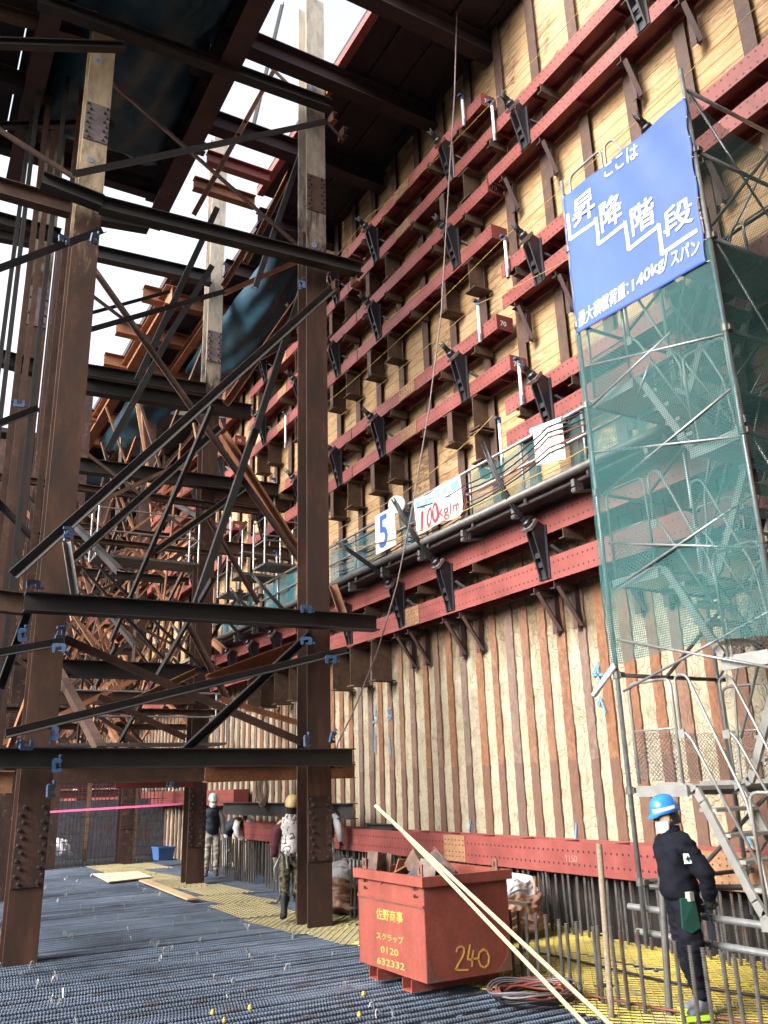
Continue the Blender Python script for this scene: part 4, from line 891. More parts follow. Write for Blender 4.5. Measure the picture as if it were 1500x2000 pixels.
# cables along the walkway
for i, (z, sg_, m) in enumerate(((6.5, 0.14, 'cable'), (6.42, 0.18, 'cable'), (6.2, 0.12, 'redcable'), (6.12, 0.08, 'cable'), (6.35, 0.2, 'redcable'))):
    rope(['thick black cable drooping over the walkway rail in front of the load sign', 'second black cable slung along the walkway rail', 'brown hose slung low along the walkway', 'black cable lying along the walkway edge', 'brown hose bundled with the walkway cables'][i],
         [(7.41 - 0.02 * i, 5.6, z + 0.15), (7.41, 8.2, z + 0.1), (7.40, 10.2, z - 0.1)] + ([(7.44, 12.2, 6.6), (7.46, 14.9, 6.55)] if i == 0 else [(7.53, 10.6, z - 0.15), (7.55, 12.2, z - 0.1), (7.55, 14.9, z - 0.1)]), 0.012, m, sg_ * 0.7, 'cable', 10, cat='cable')
mb = MB(); mb.grid(lambda u, v: Vector((7.44 + 0.03 * math.sin(6 * u), 8.55 - 0.62 * u, 6.7 - 0.55 * v - 0.12 * u)), 8, 6); o = one(mb, 'hung_cloth', 'white', 'white cloth hung over the walkway rail beside the tower', 'cloth', None, True); o.modifiers.new('thickness', 'SOLIDIFY').thickness = 0.006
mb = MB(); mb.cyl((7.47, 8.6, 6.7), (7.47, 7.95, 6.62), 0.05, 10); one(mb, 'cloth_roll', 'white', 'white roll lying on the walkway rail above the hung cloth', 'cloth')
# small black anchor caps peeking over the walkway rail
for y in (12.6, 14.9, 10.15, 16.3):
    mb = MB(); mb.cyl((7.75, y, 6.55), (7.68, y, 6.8), 0.05, 8); mb.box((7.72, y - 0.06, 6.6), (0.12, 0.1, 0.14)); one(mb, 'rail_anchor', 'black', 'small black anchor cap peeking over the walkway rail', 'anchor cap', 'black anchor caps over the rail')
# ---------------------------------------------------------------- stair tower
TX0, TX1, TY0, TY1 = 6.35, 7.85, 4.48, 6.36     # front/back faces, right/left ends
tw = thing('stair_tower', 'galvanised scaffold stair tower with zigzag flights and guard rails', 'scaffold', (7.1, 5.4, 0.57))
def tpart(name, mats, fn, smooth=False, par=None):
    mb = MB(); fn(mb); return mb.build(name, mats, par or tw, smooth=smooth)
def pole(x, y, z0, z1, m='galv'): tpart('pole', m, lambda b: b.cyl((x, y, z0), (x, y, z1), 0.0243, 10), True)
pole(TX0, TY1, 0.52, 8.95); pole(TX0, TY0, 0.5, 9.0); pole(TX1, TY1, 0.6, 8.9); pole(TX1, TY0, 0.6, 8.9)
def pipe(a, b, r=0.0215, m='galv', name='ledger'): tpart(name, m, lambda q: q.cyl(a, b, r, 8), True)
ZL = (1.87, 3.91, 5.97, 8.0); ZR = (0.83, 2.93, 4.94, 7.0)
for z in (1.02, 1.84, 2.95, 3.88, 4.9, 5.94, 6.95, 7.97, 8.75):
    pipe((TX0, TY1, z), (TX1, TY1, z), m='galvdark'); pipe((TX0, TY0, z), (TX1, TY0, z), m='galvdark' if z < 6 else 'galv')
for z in (1.84, 3.88, 5.94, 7.97): pipe((TX1, TY0, z), (TX1, TY1, z), m='galvdark')
# couplers on the poles
for x, y in ((TX0, TY1), (TX0, TY0), (TX1, TY0), (TX1, TY1)):
    for z in (1.02, 1.84, 2.95, 3.88, 4.9, 5.94, 6.95, 7.97): tpart('coupler', 'galvdark', lambda b: (b.cyl((x, y, z - 0.035), (x, y, z + 0.035), 0.038, 8), b.box((x + 0.03, y - 0.03, z), (0.06, 0.05, 0.05))))
def c2(a, b): return (1100 + 0.275 * a, 650 + 0.275 * b)
def c3(a, b): return (1150 + 0.275 * a, 1150 + 0.275 * b)
for a, b in ((c2(160, 240), c2(1140, 10)), (c2(205, 515), c2(760, 0)), (c2(215, 850), c2(1260, 735)), (c2(270, 1160), c2(1190, 400)), (c2(320, 1495), c2(1390, 1525)),
             (c2(360, 1820), c2(1330, 1160)), (c3(195, 360), c3(1290, 560)), (c3(245, 728), c3(1273, 165)), (c2(520, 470), c2(610, 230))):
    p, q = P(*a, 'x', TX0 - 0.03), P(*b, 'x', TX0 - 0.03); pipe(p, q, 0.0135, 'galv', 'cross_brace')
for z0, z1 in ((1.0, 2.9), (2.95, 4.9), (4.9, 6.9), (6.95, 8.7)):
    pipe((TX1, TY1, z0), (TX1, TY0, z1), 0.0135, 'galv', 'cross_brace'); pipe((TX0 + 0.1, TY0, z1), (TX1, TY0, z0), 0.0135, 'galv', 'cross_brace')
    pipe((TX0 + 0.7, TY1, z0), (TX1, TY0, z1), 0.02, 'galvdark', 'cross_brace')
def landing(y0, y1, z):
    def f(b):
        b.box(((TX0 + TX1) / 2, (y0 + y1) / 2, z - 0.02), (TX1 - TX0 - 0.1, y1 - y0, 0.035))
        for x in (TX0 + 0.04, 7.08, 7.16, TX1 - 0.04): b.box((x, (y0 + y1) / 2, z - 0.04), (0.03, y1 - y0, 0.10))
    o = tpart('landing', 'alu', f); return o
def flight(xa, xb, ya, za, yb, zb):
    """stringers with curved ends and treads between two landings"""
    fl = bpy.data.objects.new('stair_flight', None); COL.objects.link(fl); fl.parent = tw; fl.location = Vector(((xa + xb) / 2, (ya + yb) / 2, (za + zb) / 2)) - Vector(tw.location)
    s = 1 if yb > ya else -1
    for x in (xa + 0.02, xb - 0.02):
        pts = [(x, ya - s * 0.42, za), (x, ya - s * 0.06, za), (x, ya + s * 0.03, za - 0.03), (x, ya + s * 0.09, za - 0.13), (x, yb - s * 0.09, zb + 0.13), (x, yb - s * 0.03, zb + 0.03), (x, yb + s * 0.06, zb), (x, yb + s * 0.42, zb)]
        mb = MB()
        for i in range(len(pts) - 1):
            p, q = Vector(pts[i]), Vector(pts[i + 1]); mb.ext(Rp(0.04, 0.075), p, q + (q - p).normalized() * 0.01, (0, 0.001, 1) if abs((q - p).normalized().z) < 0.9 else (0, 1, 0))
        mb.build('stringer', 'alu', fl)
    for k in range(1, 5):
        u = k / 5; mb = MB(); mb.box(((xa + xb) / 2, ya + (yb - ya) * u, za + (zb - za) * u), (xb - xa - 0.07, 0.19, 0.03)); mb.build('tread', 'alu', fl)
    return fl
def bend(pts, r=0.06):
    """polyline with rounded corners"""
    pts = [Vector(p) for p in pts]; out = [pts[0]]
    for a, b, c in zip(pts[:-2], pts[1:-1], pts[2:]):
        d0 = (a - b).normalized(); d1 = (c - b).normalized(); rr_ = min(r, (a - b).length / 2.1, (c - b).length / 2.1)
        for i in range(5):
            u = i / 4; p0 = b + d0 * rr_; p1 = b + d1 * rr_; out.append(p0 * (1 - u) ** 2 + b * 2 * u * (1 - u) + p1 * u * u)
    return out + [pts[-1]]
def rail(pts, r=0.014, name='handrail'): tpart(name, 'alu', lambda b: b.tube(bend(pts, 0.09), r, 7), True)
def xmesh(o, ud, vd, wu, wv, cu, cv, r, name, mat, parent=None, loc=None):
    """expanded metal: mirrored zigzag strands, real wire geometry"""
    o, ud, vd = Vector(o), Vector(ud).normalized(), Vector(vd).normalized(); mb = MB(); n = int(wu / cu * 2); rows = int(wv / cv) + 1; nn = ud.cross(vd)
    for j in range(rows):
        pts = []
        for i in range(n + 1):
            off = 0.5 if (i + j) % 2 else -0.5
            pts.append(o + ud * (i * cu / 2) + vd * (j * cv + off * cv * 0.94))
        b = len(mb.v)
        for p in pts: mb.v += [p + nn * r, p - nn * r * 0.6 + vd * r, p - nn * r * 0.6 - vd * r]
        for i in range(n):
            for k in range(3): mb.f.append((b + i*3 + k, b + i*3 + (k+1) % 3, b + i*3 + 3 + (k+1) % 3, b + i*3 + 3 + k)); mb.mi.append(0)
    return mb.build(name, mat, parent, loc)
GPX = None
for i, z in enumerate(ZL):
    landing(5.68, 6.30, z)
    for x in (TX0 + 0.06, TX1 - 0.06):
        rail([(x, 6.28, z + 0.03), (x, 6.28, z + 0.98), (x, 5.74, z + 0.98), (x, 5.74, z + 0.03)], 0.015, 'guard_rail')
        tpart('guard_rail', 'alu', lambda b: (b.cyl((x, 6.28, z + 0.52), (x, 5.74, z + 0.52), 0.01, 6)), True)
    xmesh((TX0 + 0.06, 6.27, z + 0.06), (0, -1, 0), (0, 0, 1), 0.52, 0.46, 0.05, 0.022, 0.0028, 'guard_mesh', 'galv', tw)
    xmesh((TX1 - 0.06, 6.27, z + 0.06), (0, -1, 0), (0, 0, 1), 0.52, 0.46, 0.05, 0.022, 0.0028, 'guard_mesh', 'galv', tw)
    xmesh((TX0 + 0.08, 6.33, z + 0.06), (1, 0, 0), (0, 0, 1), 1.36, 0.46, 0.05, 0.022, 0.0028, 'guard_mesh', 'galvdark', tw)
for i, z in enumerate(ZR):
    landing(4.52, 5.10, z)
    for x in (TX0 + 0.06, TX1 - 0.06): rail([(x, 4.55, z + 0.03), (x, 4.55, z + 0.98), (x, 5.05, z + 0.98), (x, 5.05, z + 0.03)], 0.015, 'guard_rail')
    if i: xmesh((TX0 + 0.06, 5.05, z + 0.06), (0, -1, 0), (0, 0, 1), 0.48, 0.46, 0.05, 0.022, 0.0028, 'guard_mesh', 'galv', tw)
def flightrail(x, ya, za, yb, zb):
    s = 1 if yb > ya else -1
    rail([(x, ya - s * 0.04, za + 0.42), (x, ya - s * 0.04, za + 1.0), (x, ya + s * 0.10, za + 1.0), (x, yb - s * 0.02, zb + 0.92), (x, yb + s * 0.06, zb + 0.2), (x, yb + s * 0.06, zb - 0.05)])
    rail([(x, ya - s * 0.03, za + 0.5), (x, ya + s * 0.06, za + 0.42), (x, yb, zb + 0.42)], 0.014)
    tpart('rail_bracket', 'alu', lambda b: b.box((x - 0.01, ya - s * 0.035, za + 0.46), (0.02, 0.08, 0.08)))
for i in range(4):
    flight(6.42, 7.06, 5.66, ZL[i], 5.08, ZR[i]); flightrail(6.43, 5.66, ZL[i], 5.08, ZR[i]); flightrail(7.05, 5.66, ZL[i], 5.08, ZR[i])
    if i < 3: flight(7.18, 7.80, 5.08, ZR[i + 1], 5.66, ZL[i]); flightrail(7.19, 5.08, ZR[i + 1], 5.66, ZL[i]); flightrail(7.79, 5.08, ZR[i + 1], 5.66, ZL[i])
pipe(P(1160, 1358, 'x', TX0 - 0.05) - Vector((0, 0.0, 0)), P(1200, 1300, 'x', TX0 - 0.05), 0.03, 'white', 'pipe_stub')
# base pipes and their posts
def lonepipe(label, a, b, r, m, name='steel_pipe', cat='pipe', group=None):
    mb = MB(); mb.cyl(a, b, r, 12); return one(mb, name, m, label, cat, group, smooth=False)
lonepipe('upper grey pipe running behind the blue helmet worker at hip height', (6.43, 6.62, 0.78), (6.43, 2.6, 0.78), 0.03, 'galv')
lonepipe('lower grey pipe running behind the blue helmet worker at knee height', (6.43, 6.55, 0.57), (6.43, 2.6, 0.57), 0.03, 'galv')
lonepipe('dark pipe from the tower foot back toward the lowest waler', (6.4, 6.3, 0.98), (7.9, 4.6, 0.98), 0.026, 'galvdark')
def postrod(label, base, top, r, m, group=None):
    mb = MB(); d = (Vector(top) - Vector(base)); mb.tube([Vector(base) - d * 0.05, top], r, 12); return one(mb, 'pipe_post', m, label, 'post', group)
b0 = P(1308, 1985, 'z', 0.0); t0 = P(1288, 1662, 'y', b0.y); postrod('thick grey pipe post standing in front of the blue helmet worker', (b0.x, b0.y, 0), (t0.x, b0.y, t0.z), 0.031, 'galvdark')
b0 = P(1195, 1990, 'z', 0.0); t0 = P(1170, 1648, 'y', b0.y); postrod('dark rusty pipe post standing between the leaning planks and the worker', (b0.x, b0.y, 0), (t0.x, b0.y, t0.z), 0.027, 'greywood')
# banner ---------------------------------------------------------------
BX = 6.30
BTL, BTR, BBR, BBL = (P(1101, 384, 'x', BX), P(1336, 190, 'x', BX), P(1380, 511, 'x', BX), P(1128, 652, 'x', BX))
def bfold(y, z):
    u = (BTL.y - y) / (BTL.y - BTR.y); v = (8.65 - z) / 1.9
    return BX + 0.010 * math.sin(9 * u - 4 * v + 1) * (0.3 + v * (1 - v) * 2) + 0.009 * math.sin(21 * u - 9 * v) * max(0, 1 - 1.4 * v) + 0.003 * math.sin(30 * v + 5 * u)
bn = thing('stair_banner', 'big blue cloth banner with white Japanese lettering hung on the stair tower', 'banner', (BX, 5.4, 6.8))
mb = MB()
def bfn(u, v):
    a = BTL.lerp(BTR, u); b = BBL.lerp(BBR, u); p = a.lerp(b, v)
    p.y += 0.012 * math.sin(8 * v * math.pi) * (1 if u < 0.01 else (-1 if u > 0.99 else 0)); p.z -= 0.03 * math.sin(math.pi * u) * (1 - v)
    p.x = bfold(p.y, p.z); return p
mb.grid(bfn, 60, 48); o = mb.build('cloth', 'bluebanner', bn, smooth=True); o.modifiers.new('thickness', 'SOLIDIFY').thickness = 0.003
def cb(a, b): return P(1050 + 0.3 * a, 100 + 0.3 * b, 'x', BX)
def bl(body, lb, lt, rb, bold=0.012, name='lettering', asp=1.0):
    """lettering between a lower left, upper left and lower right picture point of the banner"""
    o_, t_, r_ = cb(*lb), cb(*lt), cb(*rb); m0 = text_mb(body, 1, (0, 0, 0), (1, 0, 0), (0, 1, 0), 0.001, 1, bold)
    x0, x1 = min(v.x for v in m0.v), max(v.x for v in m0.v); y0, y1 = min(v.y for v in m0.v), max(v.y for v in m0.v)
    mb = MB(); vs = []
    for v in m0.v:
        a = (v.x - x0) / (x1 - x0); b = (v.y - y0) / (y1 - y0); p = o_ + (r_ - o_) * a + (t_ - o_) * b
        vs.append(Vector((bfold(p.y, p.z) - 0.010 - v.z, p.y, p.z)))
    mb.add(vs, m0.f); return mb.build(name, 'whitepaint', bn)
bl('ここは', (440, 832), (437, 738), (660, 690), 0.014)
bl('昇', (234, 1160), (226, 985), (378, 1058), 0.017); bl('降', (418, 1188), (402, 1000), (562, 1095), 0.015)
bl('階', (624, 1212), (603, 1032), (780, 1115), 0.015); bl('段', (832, 1228), (818, 1050), (1020, 1105), 0.017)
bl('最大積載荷重：', (275, 1806), (270, 1705), (598, 1590), 0.010); bl('140kg/', (622, 1590), (617, 1490), (862, 1408), 0.016); bl('スパン', (876, 1405), (872, 1308), (1062, 1312), 0.02)
mb = MB()
st = [(201, 1062), (217, 1228), (370, 1112), (380, 1085), (396, 1255), (566, 1132), (575, 1112), (595, 1292), (783, 1152), (797, 1130), (816, 1322), (1042, 1168)]
for a, b in zip(st[:-1], st[1:]):
    p, q = cb(*a), cb(*b); n = 8
    for i in range(n):
        s_, e_ = p.lerp(q, i / n), p.lerp(q, (i + 1) / n)
        s_.x = bfold(s_.y, s_.z) - 0.008; e_.x = bfold(e_.y, e_.z) - 0.008; mb.ext(Rp(0.045, 0.003), s_, e_ + (e_ - s_).normalized() * 0.004, (1, 0, 0))
mb.build('step_line', 'whitepaint', bn)
def ties(m):
    for v in range(9):
        for s in (0, 1):
            p = (BTL.lerp(BBL, v / 8) if s == 0 else BTR.lerp(BBR, v / 8)); m.cyl((BX, p.y, p.z), (TX0, TY1 if s == 0 else TY0, p.z + 0.01), 0.006, 5)
mb = MB(); ties(mb); mb.build('tie_cord', 'white', bn)
# green net -------------------------------------------------------------
def gnet(fn, label, nu=30, nv=30):
    mb = MB(); mb.grid(fn, nu, nv); return one(mb, 'safety_net', 'net', label, 'net', None, True)
zt = 6.9
gnet(lambda u, v: Vector((TX0 - 0.035 + 0.03 * math.sin(7 * u + 6 * v) * v, TY1 + 0.03 + (TY0 - TY1 - 0.06) * u, 3.04 + 0.06 * math.sin(3 * u) + (zt - 3.04) * (1 - v))), 'green safety net on the tower front below the blue banner')
gnet(lambda u, v: Vector((TX0 + (TX1 - TX0) * u, TY0 - 0.04 + 0.04 * math.sin(5 * u + 5 * v), (8.72 - 0.75 * (1 - (1 - u) ** 2) * 0.5 - 5.66 * v))), 'green safety net closing the right end of the stair tower')
# ---------------------------------------------------------------- floor: rebar mat
def ribbed(length, r, pitch, n=7):
    mb = MB(); k = int(length / pitch); pts = []; rs = []
    for i in range(k):
        x = -length / 2 + i * pitch
        pts += [(x, 0, 0), (x + pitch * 0.55, 0, 0), (x + pitch * 0.62, 0, 0), (x + pitch * 0.93, 0, 0)]; rs += [r * 0.84, r * 0.84, r * 1.14, r * 1.14]
    mb.tube(pts, rs, n); return mb
base = ribbed(11.4, 0.0205, 0.032).build('rebar', 'rebar', None, (0, 0, 0)); base.data.polygons.foreach_set('use_smooth', [False] * len(base.data.polygons))
tag(base, 'dark ribbed rebar lying across the pit floor in the mat', 'rebar', 'floor rebar bars')
rr = random.Random(5); yy = 3.4; first = True
while yy < 27.0:
    o = base if first else base.copy()
    if not first: COL.objects.link(o)
    o.location = (2.55 + rr.uniform(-0.06, 0.06), yy + rr.uniform(-0.012, 0.012), -0.022 + rr.uniform(-0.005, 0.006)); o.rotation_euler = (rr.uniform(0, 6), 0, rr.uniform(-0.0025, 0.0025))
    first = False; yy += 0.13 if rr.random() < 0.2 else 0.168
crossb = None
for k in range(26):
    if crossb is None:
        crossb = ribbed(24, 0.018, 0.07, 5).build('cross_rebar', 'rebar', None, (0, 0, 0)); tag(crossb, 'lower layer rebar crossing beneath the floor mat', 'rebar', 'lower layer bars'); o = crossb
    else: o = crossb.copy(); COL.objects.link(o)
    o.rotation_euler = (0, 0, math.pi / 2); o.location = (-1.2 + 0.38 * k, 15.3, -0.066)
# bent tie wires
mb = MB(); mb.tube([(-0.022, 0, -0.03), (-0.02, 0, 0.02), (-0.006, 0.004, 0.045), (0.012, 0.006, 0.04), (0.024, 0.012, 0.008)], 0.0055, 5); mb.tube([(-0.018, 0.006, -0.03), (-0.014, 0.012, 0.03), (-0.002, 0.016, 0.048)], 0.0045, 5)
tw0 = mb.build('tie_wire', 'tie', None, (0, 0, 0)); tag(tw0, 'bent tie wire hooked over the floor rebar', 'tie wire', 'tie wires on the floor rebar')
ty = 0
for k in range(190):
    row = rr.choice((0.9, 1.7, 2.5, 3.3, 4.1, 4.9)); y = 4.2 + 21 * rr.random() ** 1.3; x = row + 0.11 * ((y * 3.7) % 3) + rr.uniform(-0.12, 0.12)
    o = tw0 if k == 0 else tw0.copy()
    if k: COL.objects.link(o)
    o.location = (x, y, 0.005); o.rotation_euler = (rr.uniform(-0.4, 0.4), rr.uniform(-0.3, 0.3), rr.uniform(0, 6.28)); s = rr.uniform(0.8, 1.35); o.scale = (s, s, s)
for i, (px, py) in enumerate(((415, 1981), (438, 1997), (488, 1972), (710, 1945), (702, 1985))):
    p = P(px, py, 'z', 0.0); mb = MB(); mb.lathe([(0.0, -0.012), (0.018, -0.012), (0.022, 0.0), (0.018, 0.012), (0.012, 0.03), (0, 0.034)], p + Vector((0, 0, 0.01)), 10); one(mb, 'bar_cap', 'meshyellow', 'small yellow cap on the floor rebar near the bottom edge', 'bar cap', 'yellow caps on the floor rebar')
# yellow expanded mesh mats
m0 = xmesh((-0.48, -0.95, 0), (1, 0, 0), (0, 1, 0), 0.96, 1.9, 0.12, 0.072, 0.0068, 'mesh_mat', 'meshyellow', None, (0, 0, 0))
tag(m0, 'yellow expanded metal walking mat laid over the rebar', 'mesh mat', 'yellow mesh mats')
spots = []; mw = None
for j, y in enumerate((4.2, 6.1, 8.0, 9.9, 11.8)):
    for i in range(3): spots.append((5.95 + 0.94 * i + (0.12 if j % 2 else -0.05), y + 0.12 * i, rr.uniform(-0.03, 0.03)))
spots += [(5.72, 12.9, 0.03), (6.6, 13.1, -0.02), (5.70, 14.7, -0.06), (6.02, 16.4, 0.08), (6.2, 18.1, 0.02), (5.95, 19.8, -0.05), (6.0, 21.6, 0.04), (5.8, 23.4, 0.02), (5.75, 25.2, 0), (6.6, 25.2, 0.05)]
for k, (x, y, a) in enumerate(spots):
    if y > 11.2:
        if mw is None:
            mw = m0.copy(); mw.data = m0.data.copy(); mw.data.materials[0] = M['wornmesh']; mw['label'] = 'dusty worn metal mat in the strip past the middle column'; mw['group'] = 'worn mesh mats'; o = mw
        else: o = mw.copy()
        COL.objects.link(o)
    else:
        o = m0 if k == 0 else m0.copy()
        if k: COL.objects.link(o)
    o.location = (x, y, 0.014 + 0.012 * (k % 3)); o.rotation_euler = (rr.uniform(-0.008, 0.008), rr.uniform(-0.012, 0.012), a + rr.uniform(-0.03, 0.03))
# upright rebar
mb = ribbed(1.05, 0.0155, 0.03, 7)
for v in mb.v: v.x, v.z = v.z, v.x + 0.5
st0 = mb.build('upright_rebar', 'stub', None, (0, 0, 0)); tag(st0, 'upright ribbed rebar in the dense row under the lowest waler', 'rebar', 'upright rebar along the wall')
used = [False]
def stub(x, y, z=-0.05, tilt=(0, 0), s=1.0, label=None, group=None):
    o = st0 if not used[0] else st0.copy()
    if used[0]: COL.objects.link(o)
    used[0] = True; o.location = (x, y, z); o.rotation_euler = (tilt[0], tilt[1], 0); o.scale = (1.2, 1.2, s)
    if label: o['label'] = label; o['group'] = group
y = 2.6
while y < 22:
    stub(8.08 + rr.uniform(-0.03, 0.03), y, tilt=(rr.uniform(-0.02, 0.02), rr.uniform(-0.03, 0.03))); y += 0.135
y = 2.7
while y < 22:
    stub(8.27 + rr.uniform(-0.03, 0.03), y, tilt=(rr.uniform(-0.02, 0.02), rr.uniform(-0.03, 0.03))); y += 0.26
for k in range(60):
    y = 13.4 + 0.17 * k
    if 17.9 < y < 18.6: continue
    stub(6.95 + 0.011 * k, y, -0.06, (0.10 + rr.uniform(-0.015, 0.015), -0.06), 0.90, 'upright rebar in the leaning row behind the camouflage trousers', 'leaning row of upright rebar')
for k in range(9): stub(6.55 + 0.05 * k, 12.7 - 0.03 * k, -0.05, (0.03, 0.02), 0.9, 'upright rebar in the tight bundle just right of the middle column', 'bundle of upright rebar by the column')
for px, py in ((1002, 1895), (1019, 1905), (1036, 1908), (1057, 1912), (1077, 1915), (1100, 1920), (1115, 1925), (1138, 1936), (1168, 1950), (1182, 1958), (1209, 1970), (1234, 1980), (1262, 1995)):
    p = P(px, py, 'z', 0.0); stub(6.0 + rr.uniform(-0.03, 0.03), p.y * 6.0 / p.x if p.x > 0 else p.y, -0.05, (rr.uniform(-0.03, 0.03), rr.uniform(-0.03, 0.03)), 0.68 + rr.uniform(-0.03, 0.03), 'upright rebar in the loose row between the bin and the blue helmet worker', 'loose row of upright rebar in front')
for px, top in ((1316, 1838), (1346, 1848), (1374, 1852), (1411, 1860), (1434, 1864), (1466, 1868), (1495, 1872)):
    p = P(px, top, 'x', 5.95); stub(5.95, p.y, -0.05, (rr.uniform(-0.02, 0.02), rr.uniform(-0.02, 0.02)), (p.z + 0.05) / 1.02, 'upright rebar standing in front of the legs of the blue helmet worker', 'upright rebar before the worker')
mb = MB(); mb.box((6.35, 8.85, 0.66), (0.06, 1.5, 0.035), Matrix.Rotation(0.05, 3, 'Z')); one(mb, 'rail_board', 'greywood', 'weathered board lying on the rebar tips right of the bin', 'board')
mb = MB(); mb.box((6.75, 14.6, 0.84), (0.06, 1.5, 0.035), Matrix.Rotation(-0.05, 3, 'Z')); one(mb, 'rail_board', 'lightwood', 'pale board lying on the leaning rebar beside the camouflage trousers', 'board')
mb = MB(); mb.box((8.44, 11.7, 0.33), (0.03, 20.6, 0.86)); one(mb, 'shade_panel', 'base', 'dark shade panel added along the wall foot behind the upright rebar', 'board')  # panel added to stand in for the shade under the lowest waler
# plywood sheet and loose board
c = [P(181, 1708, 'z', 0.03), P(212, 1724, 'z', 0.03), P(297, 1714, 'z', 0.03), P(270, 1703, 'z', 0.03)]
mb = MB(); mb.poly(c, 0.02, (0, 0, 1)); one(mb, 'plywood_sheet', 'ply', 'pale plywood sheet lying on the far rebar floor', 'plywood')
mb = MB(); mb.ext(Rp(0.2, 0.03), P(280, 1719, 'z', 0.06), P(376, 1756, 'z', 0.06)); one(mb, 'floor_board', 'lightwood', 'long pale board lying beside the plywood sheet', 'board')
# rebar cage wall at the far edge of the mat
cg = thing('rebar_cage', 'tall standing grid of dark rebar at the far end of the floor', 'rebar cage', (4.6, 27.4, 0))
for k in range(46):
    x = 2.6 + 0.112 * k; mb = MB(); mb.cyl((x, 27.4, -0.05), (x + 0.03 * math.sin(k), 27.4, 2.55 + 0.12 * math.sin(k * 3.1)), 0.013, 5); mb.build('upright_bar', 'rebar', cg)
for k in range(11):
    mb = MB(); mb.cyl((2.4, 27.37, 0.18 + 0.225 * k), (7.8, 27.37, 0.18 + 0.225 * k), 0.013, 5); mb.build('cross_bar', 'rebar', cg)
for x in (4.75, 5.75, 7.2, 3.7):
    mb = MB(); mb.ext(Cp(0.1, 0.14), (x, 28.6, 0), (x, 28.6, 2.9), (0, 1, 0)); one(mb, 'soldier_post', 'plate', 'pale upright steel post behind the standing rebar grid', 'post', 'posts behind the rebar grid')
mb = MB(); mb.box((5.5, 30.2, 0.85), (6, 0.4, 1.75)); one(mb, 'form_wall', 'scrapgrey', 'dark low form wall behind the standing rebar grid', 'wall')
for z, m in ((2.55, 'orange'), (1.95, 'waler'), (2.25, 'walerplain')):
    mb = MB(); mb.ext(Hp(0.3, 0.26), (2, 31.5, z), (8, 31.5, z)); one(mb, 'cross_waler', m, {2.55: 'orange beam crossing behind the rebar grid, topmost', 1.95: 'red beam crossing behind the rebar grid, lowest', 2.25: 'red beam crossing behind the rebar grid, middle'}[z], 'steel beam')
sag('plastic_sheet', 'whitebag', 'crumpled pale plastic sheet heaped behind the standing rebar grid', 'plastic sheet', (3.9, 27.7), (5.2, 29.2), 0.25, -0.45, 8)
a_, b_2 = P(-5, 1592, 'y', 23.5), P(356, 1570, 'y', 20.0)
mb = MB(); mb.ext(Rp(0.012, 0.05), a_, b_2); one(mb, 'barrier_tape', 'pink', 'bright pink tape stretched from the left edge to the rear column', 'tape')
c = P(312, 1662, 'y', 25.0); mb = MB()
def tubf(m):
    m.lathe([(0.0, 0), (0.28, 0), (0.34, 0.3), (0.36, 0.3), (0.36, 0.34), (0.32, 0.34), (0.26, 0.03), (0, 0.03)], (c.x + 0.1, c.y, 0.16), 4, 0, Matrix.Rotation(0.9, 3, 'Z'))
tubf(mb); one(mb, 'plastic_tub', 'bluetub', 'blue plastic tub behind the leaning rebar row', 'tub')
# dark steel lying along the wall behind the workers
def ybeam(label, a, b, x, bb, h, mat): 
    p, q = P(*a, 'x', x), P(*b, 'x', x); z = (p.z + q.z) / 2; mb = MB(); mb.ext(Hp(bb, h, 0.012, 0.016), (x, p.y, z), (x, q.y, z)); one(mb, 'loose_beam', mat, label, 'steel beam')
ybeam('black beam along the wall behind the bending worker', (436, 1578), (690, 1585), 7.75, 0.2, 0.28, 'beam')
ybeam('short black beam lying on the lowest waler behind the leaning planks', (716, 1613), (770, 1616), 8.1, 0.12, 0.1, 'beam')
p = P(512, 1545, 'x', 7.6); mb = MB()
for k in range(12):
    a = rr.uniform(-0.06, 0.06); pts = [(p.x + a, p.y + (0.20 + 0.01 * k) * math.sin(t), p.z + 0.02 * (k % 4) + (0.30 + 0.012 * (k % 5)) * math.cos(t)) for t in [2 * math.pi * i / 18 for i in range(19)]]; mb.tube(pts, 0.013, 5)
one(mb, 'hose_coil', 'greywood', 'coil of hose hanging below the orange beam behind the camouflage worker', 'hose', None, True)
# small scaffold platforms seen through the frame
def platform(label, x, y, z, w=2.2):
    t = thing('work_platform', label, 'scaffold', (x, y, z), 'small work platforms in the frame')
    mb = MB()
    for i in range(3): mb.box((x, y + 0.26 * (i - 1), z), (w, 0.24, 0.05))
    mb.build('deck', 'galvdark', t)
    for sx in (-1, 1):
        mb = MB(); mb.tube([(x + sx * w / 2, y - 0.35, z), (x + sx * w / 2, y - 0.35, z + 1.1), (x + sx * w / 2, y + 0.35, z + 1.1), (x + sx * w / 2, y + 0.35, z)], 0.022, 6); mb.cyl((x + sx * w / 2, y - 0.35, z + 0.55), (x + sx * w / 2, y + 0.35, z + 0.55), 0.018, 6); mb.build('end_frame', 'galv', t)
    mb = MB()
    for hz in (0.55, 1.05): mb.cyl((x - w / 2, y - 0.35, z + hz), (x + w / 2, y - 0.35, z + hz), 0.018, 6)
    mb.build('rail', 'galv', t)
p = P(282, 1100, 'y', 18.2); platform('small work platform with white rails high between the two rear columns', p.x, p.y, p.z)
p = P(268, 1455, 'y', 18.4); platform('low work platform above the rebar grid between the columns', p.x, p.y, p.z, 3.6)
for i, (px, py, y) in enumerate(((500, 1130, 19.8), (545, 1110, 18.2), (470, 1165, 21.5))):
    p = P(px, py, 'x', 7.5); platform('work platform hung on the far walkway left of the middle column', p.x, p.y, p.z, 1.0)
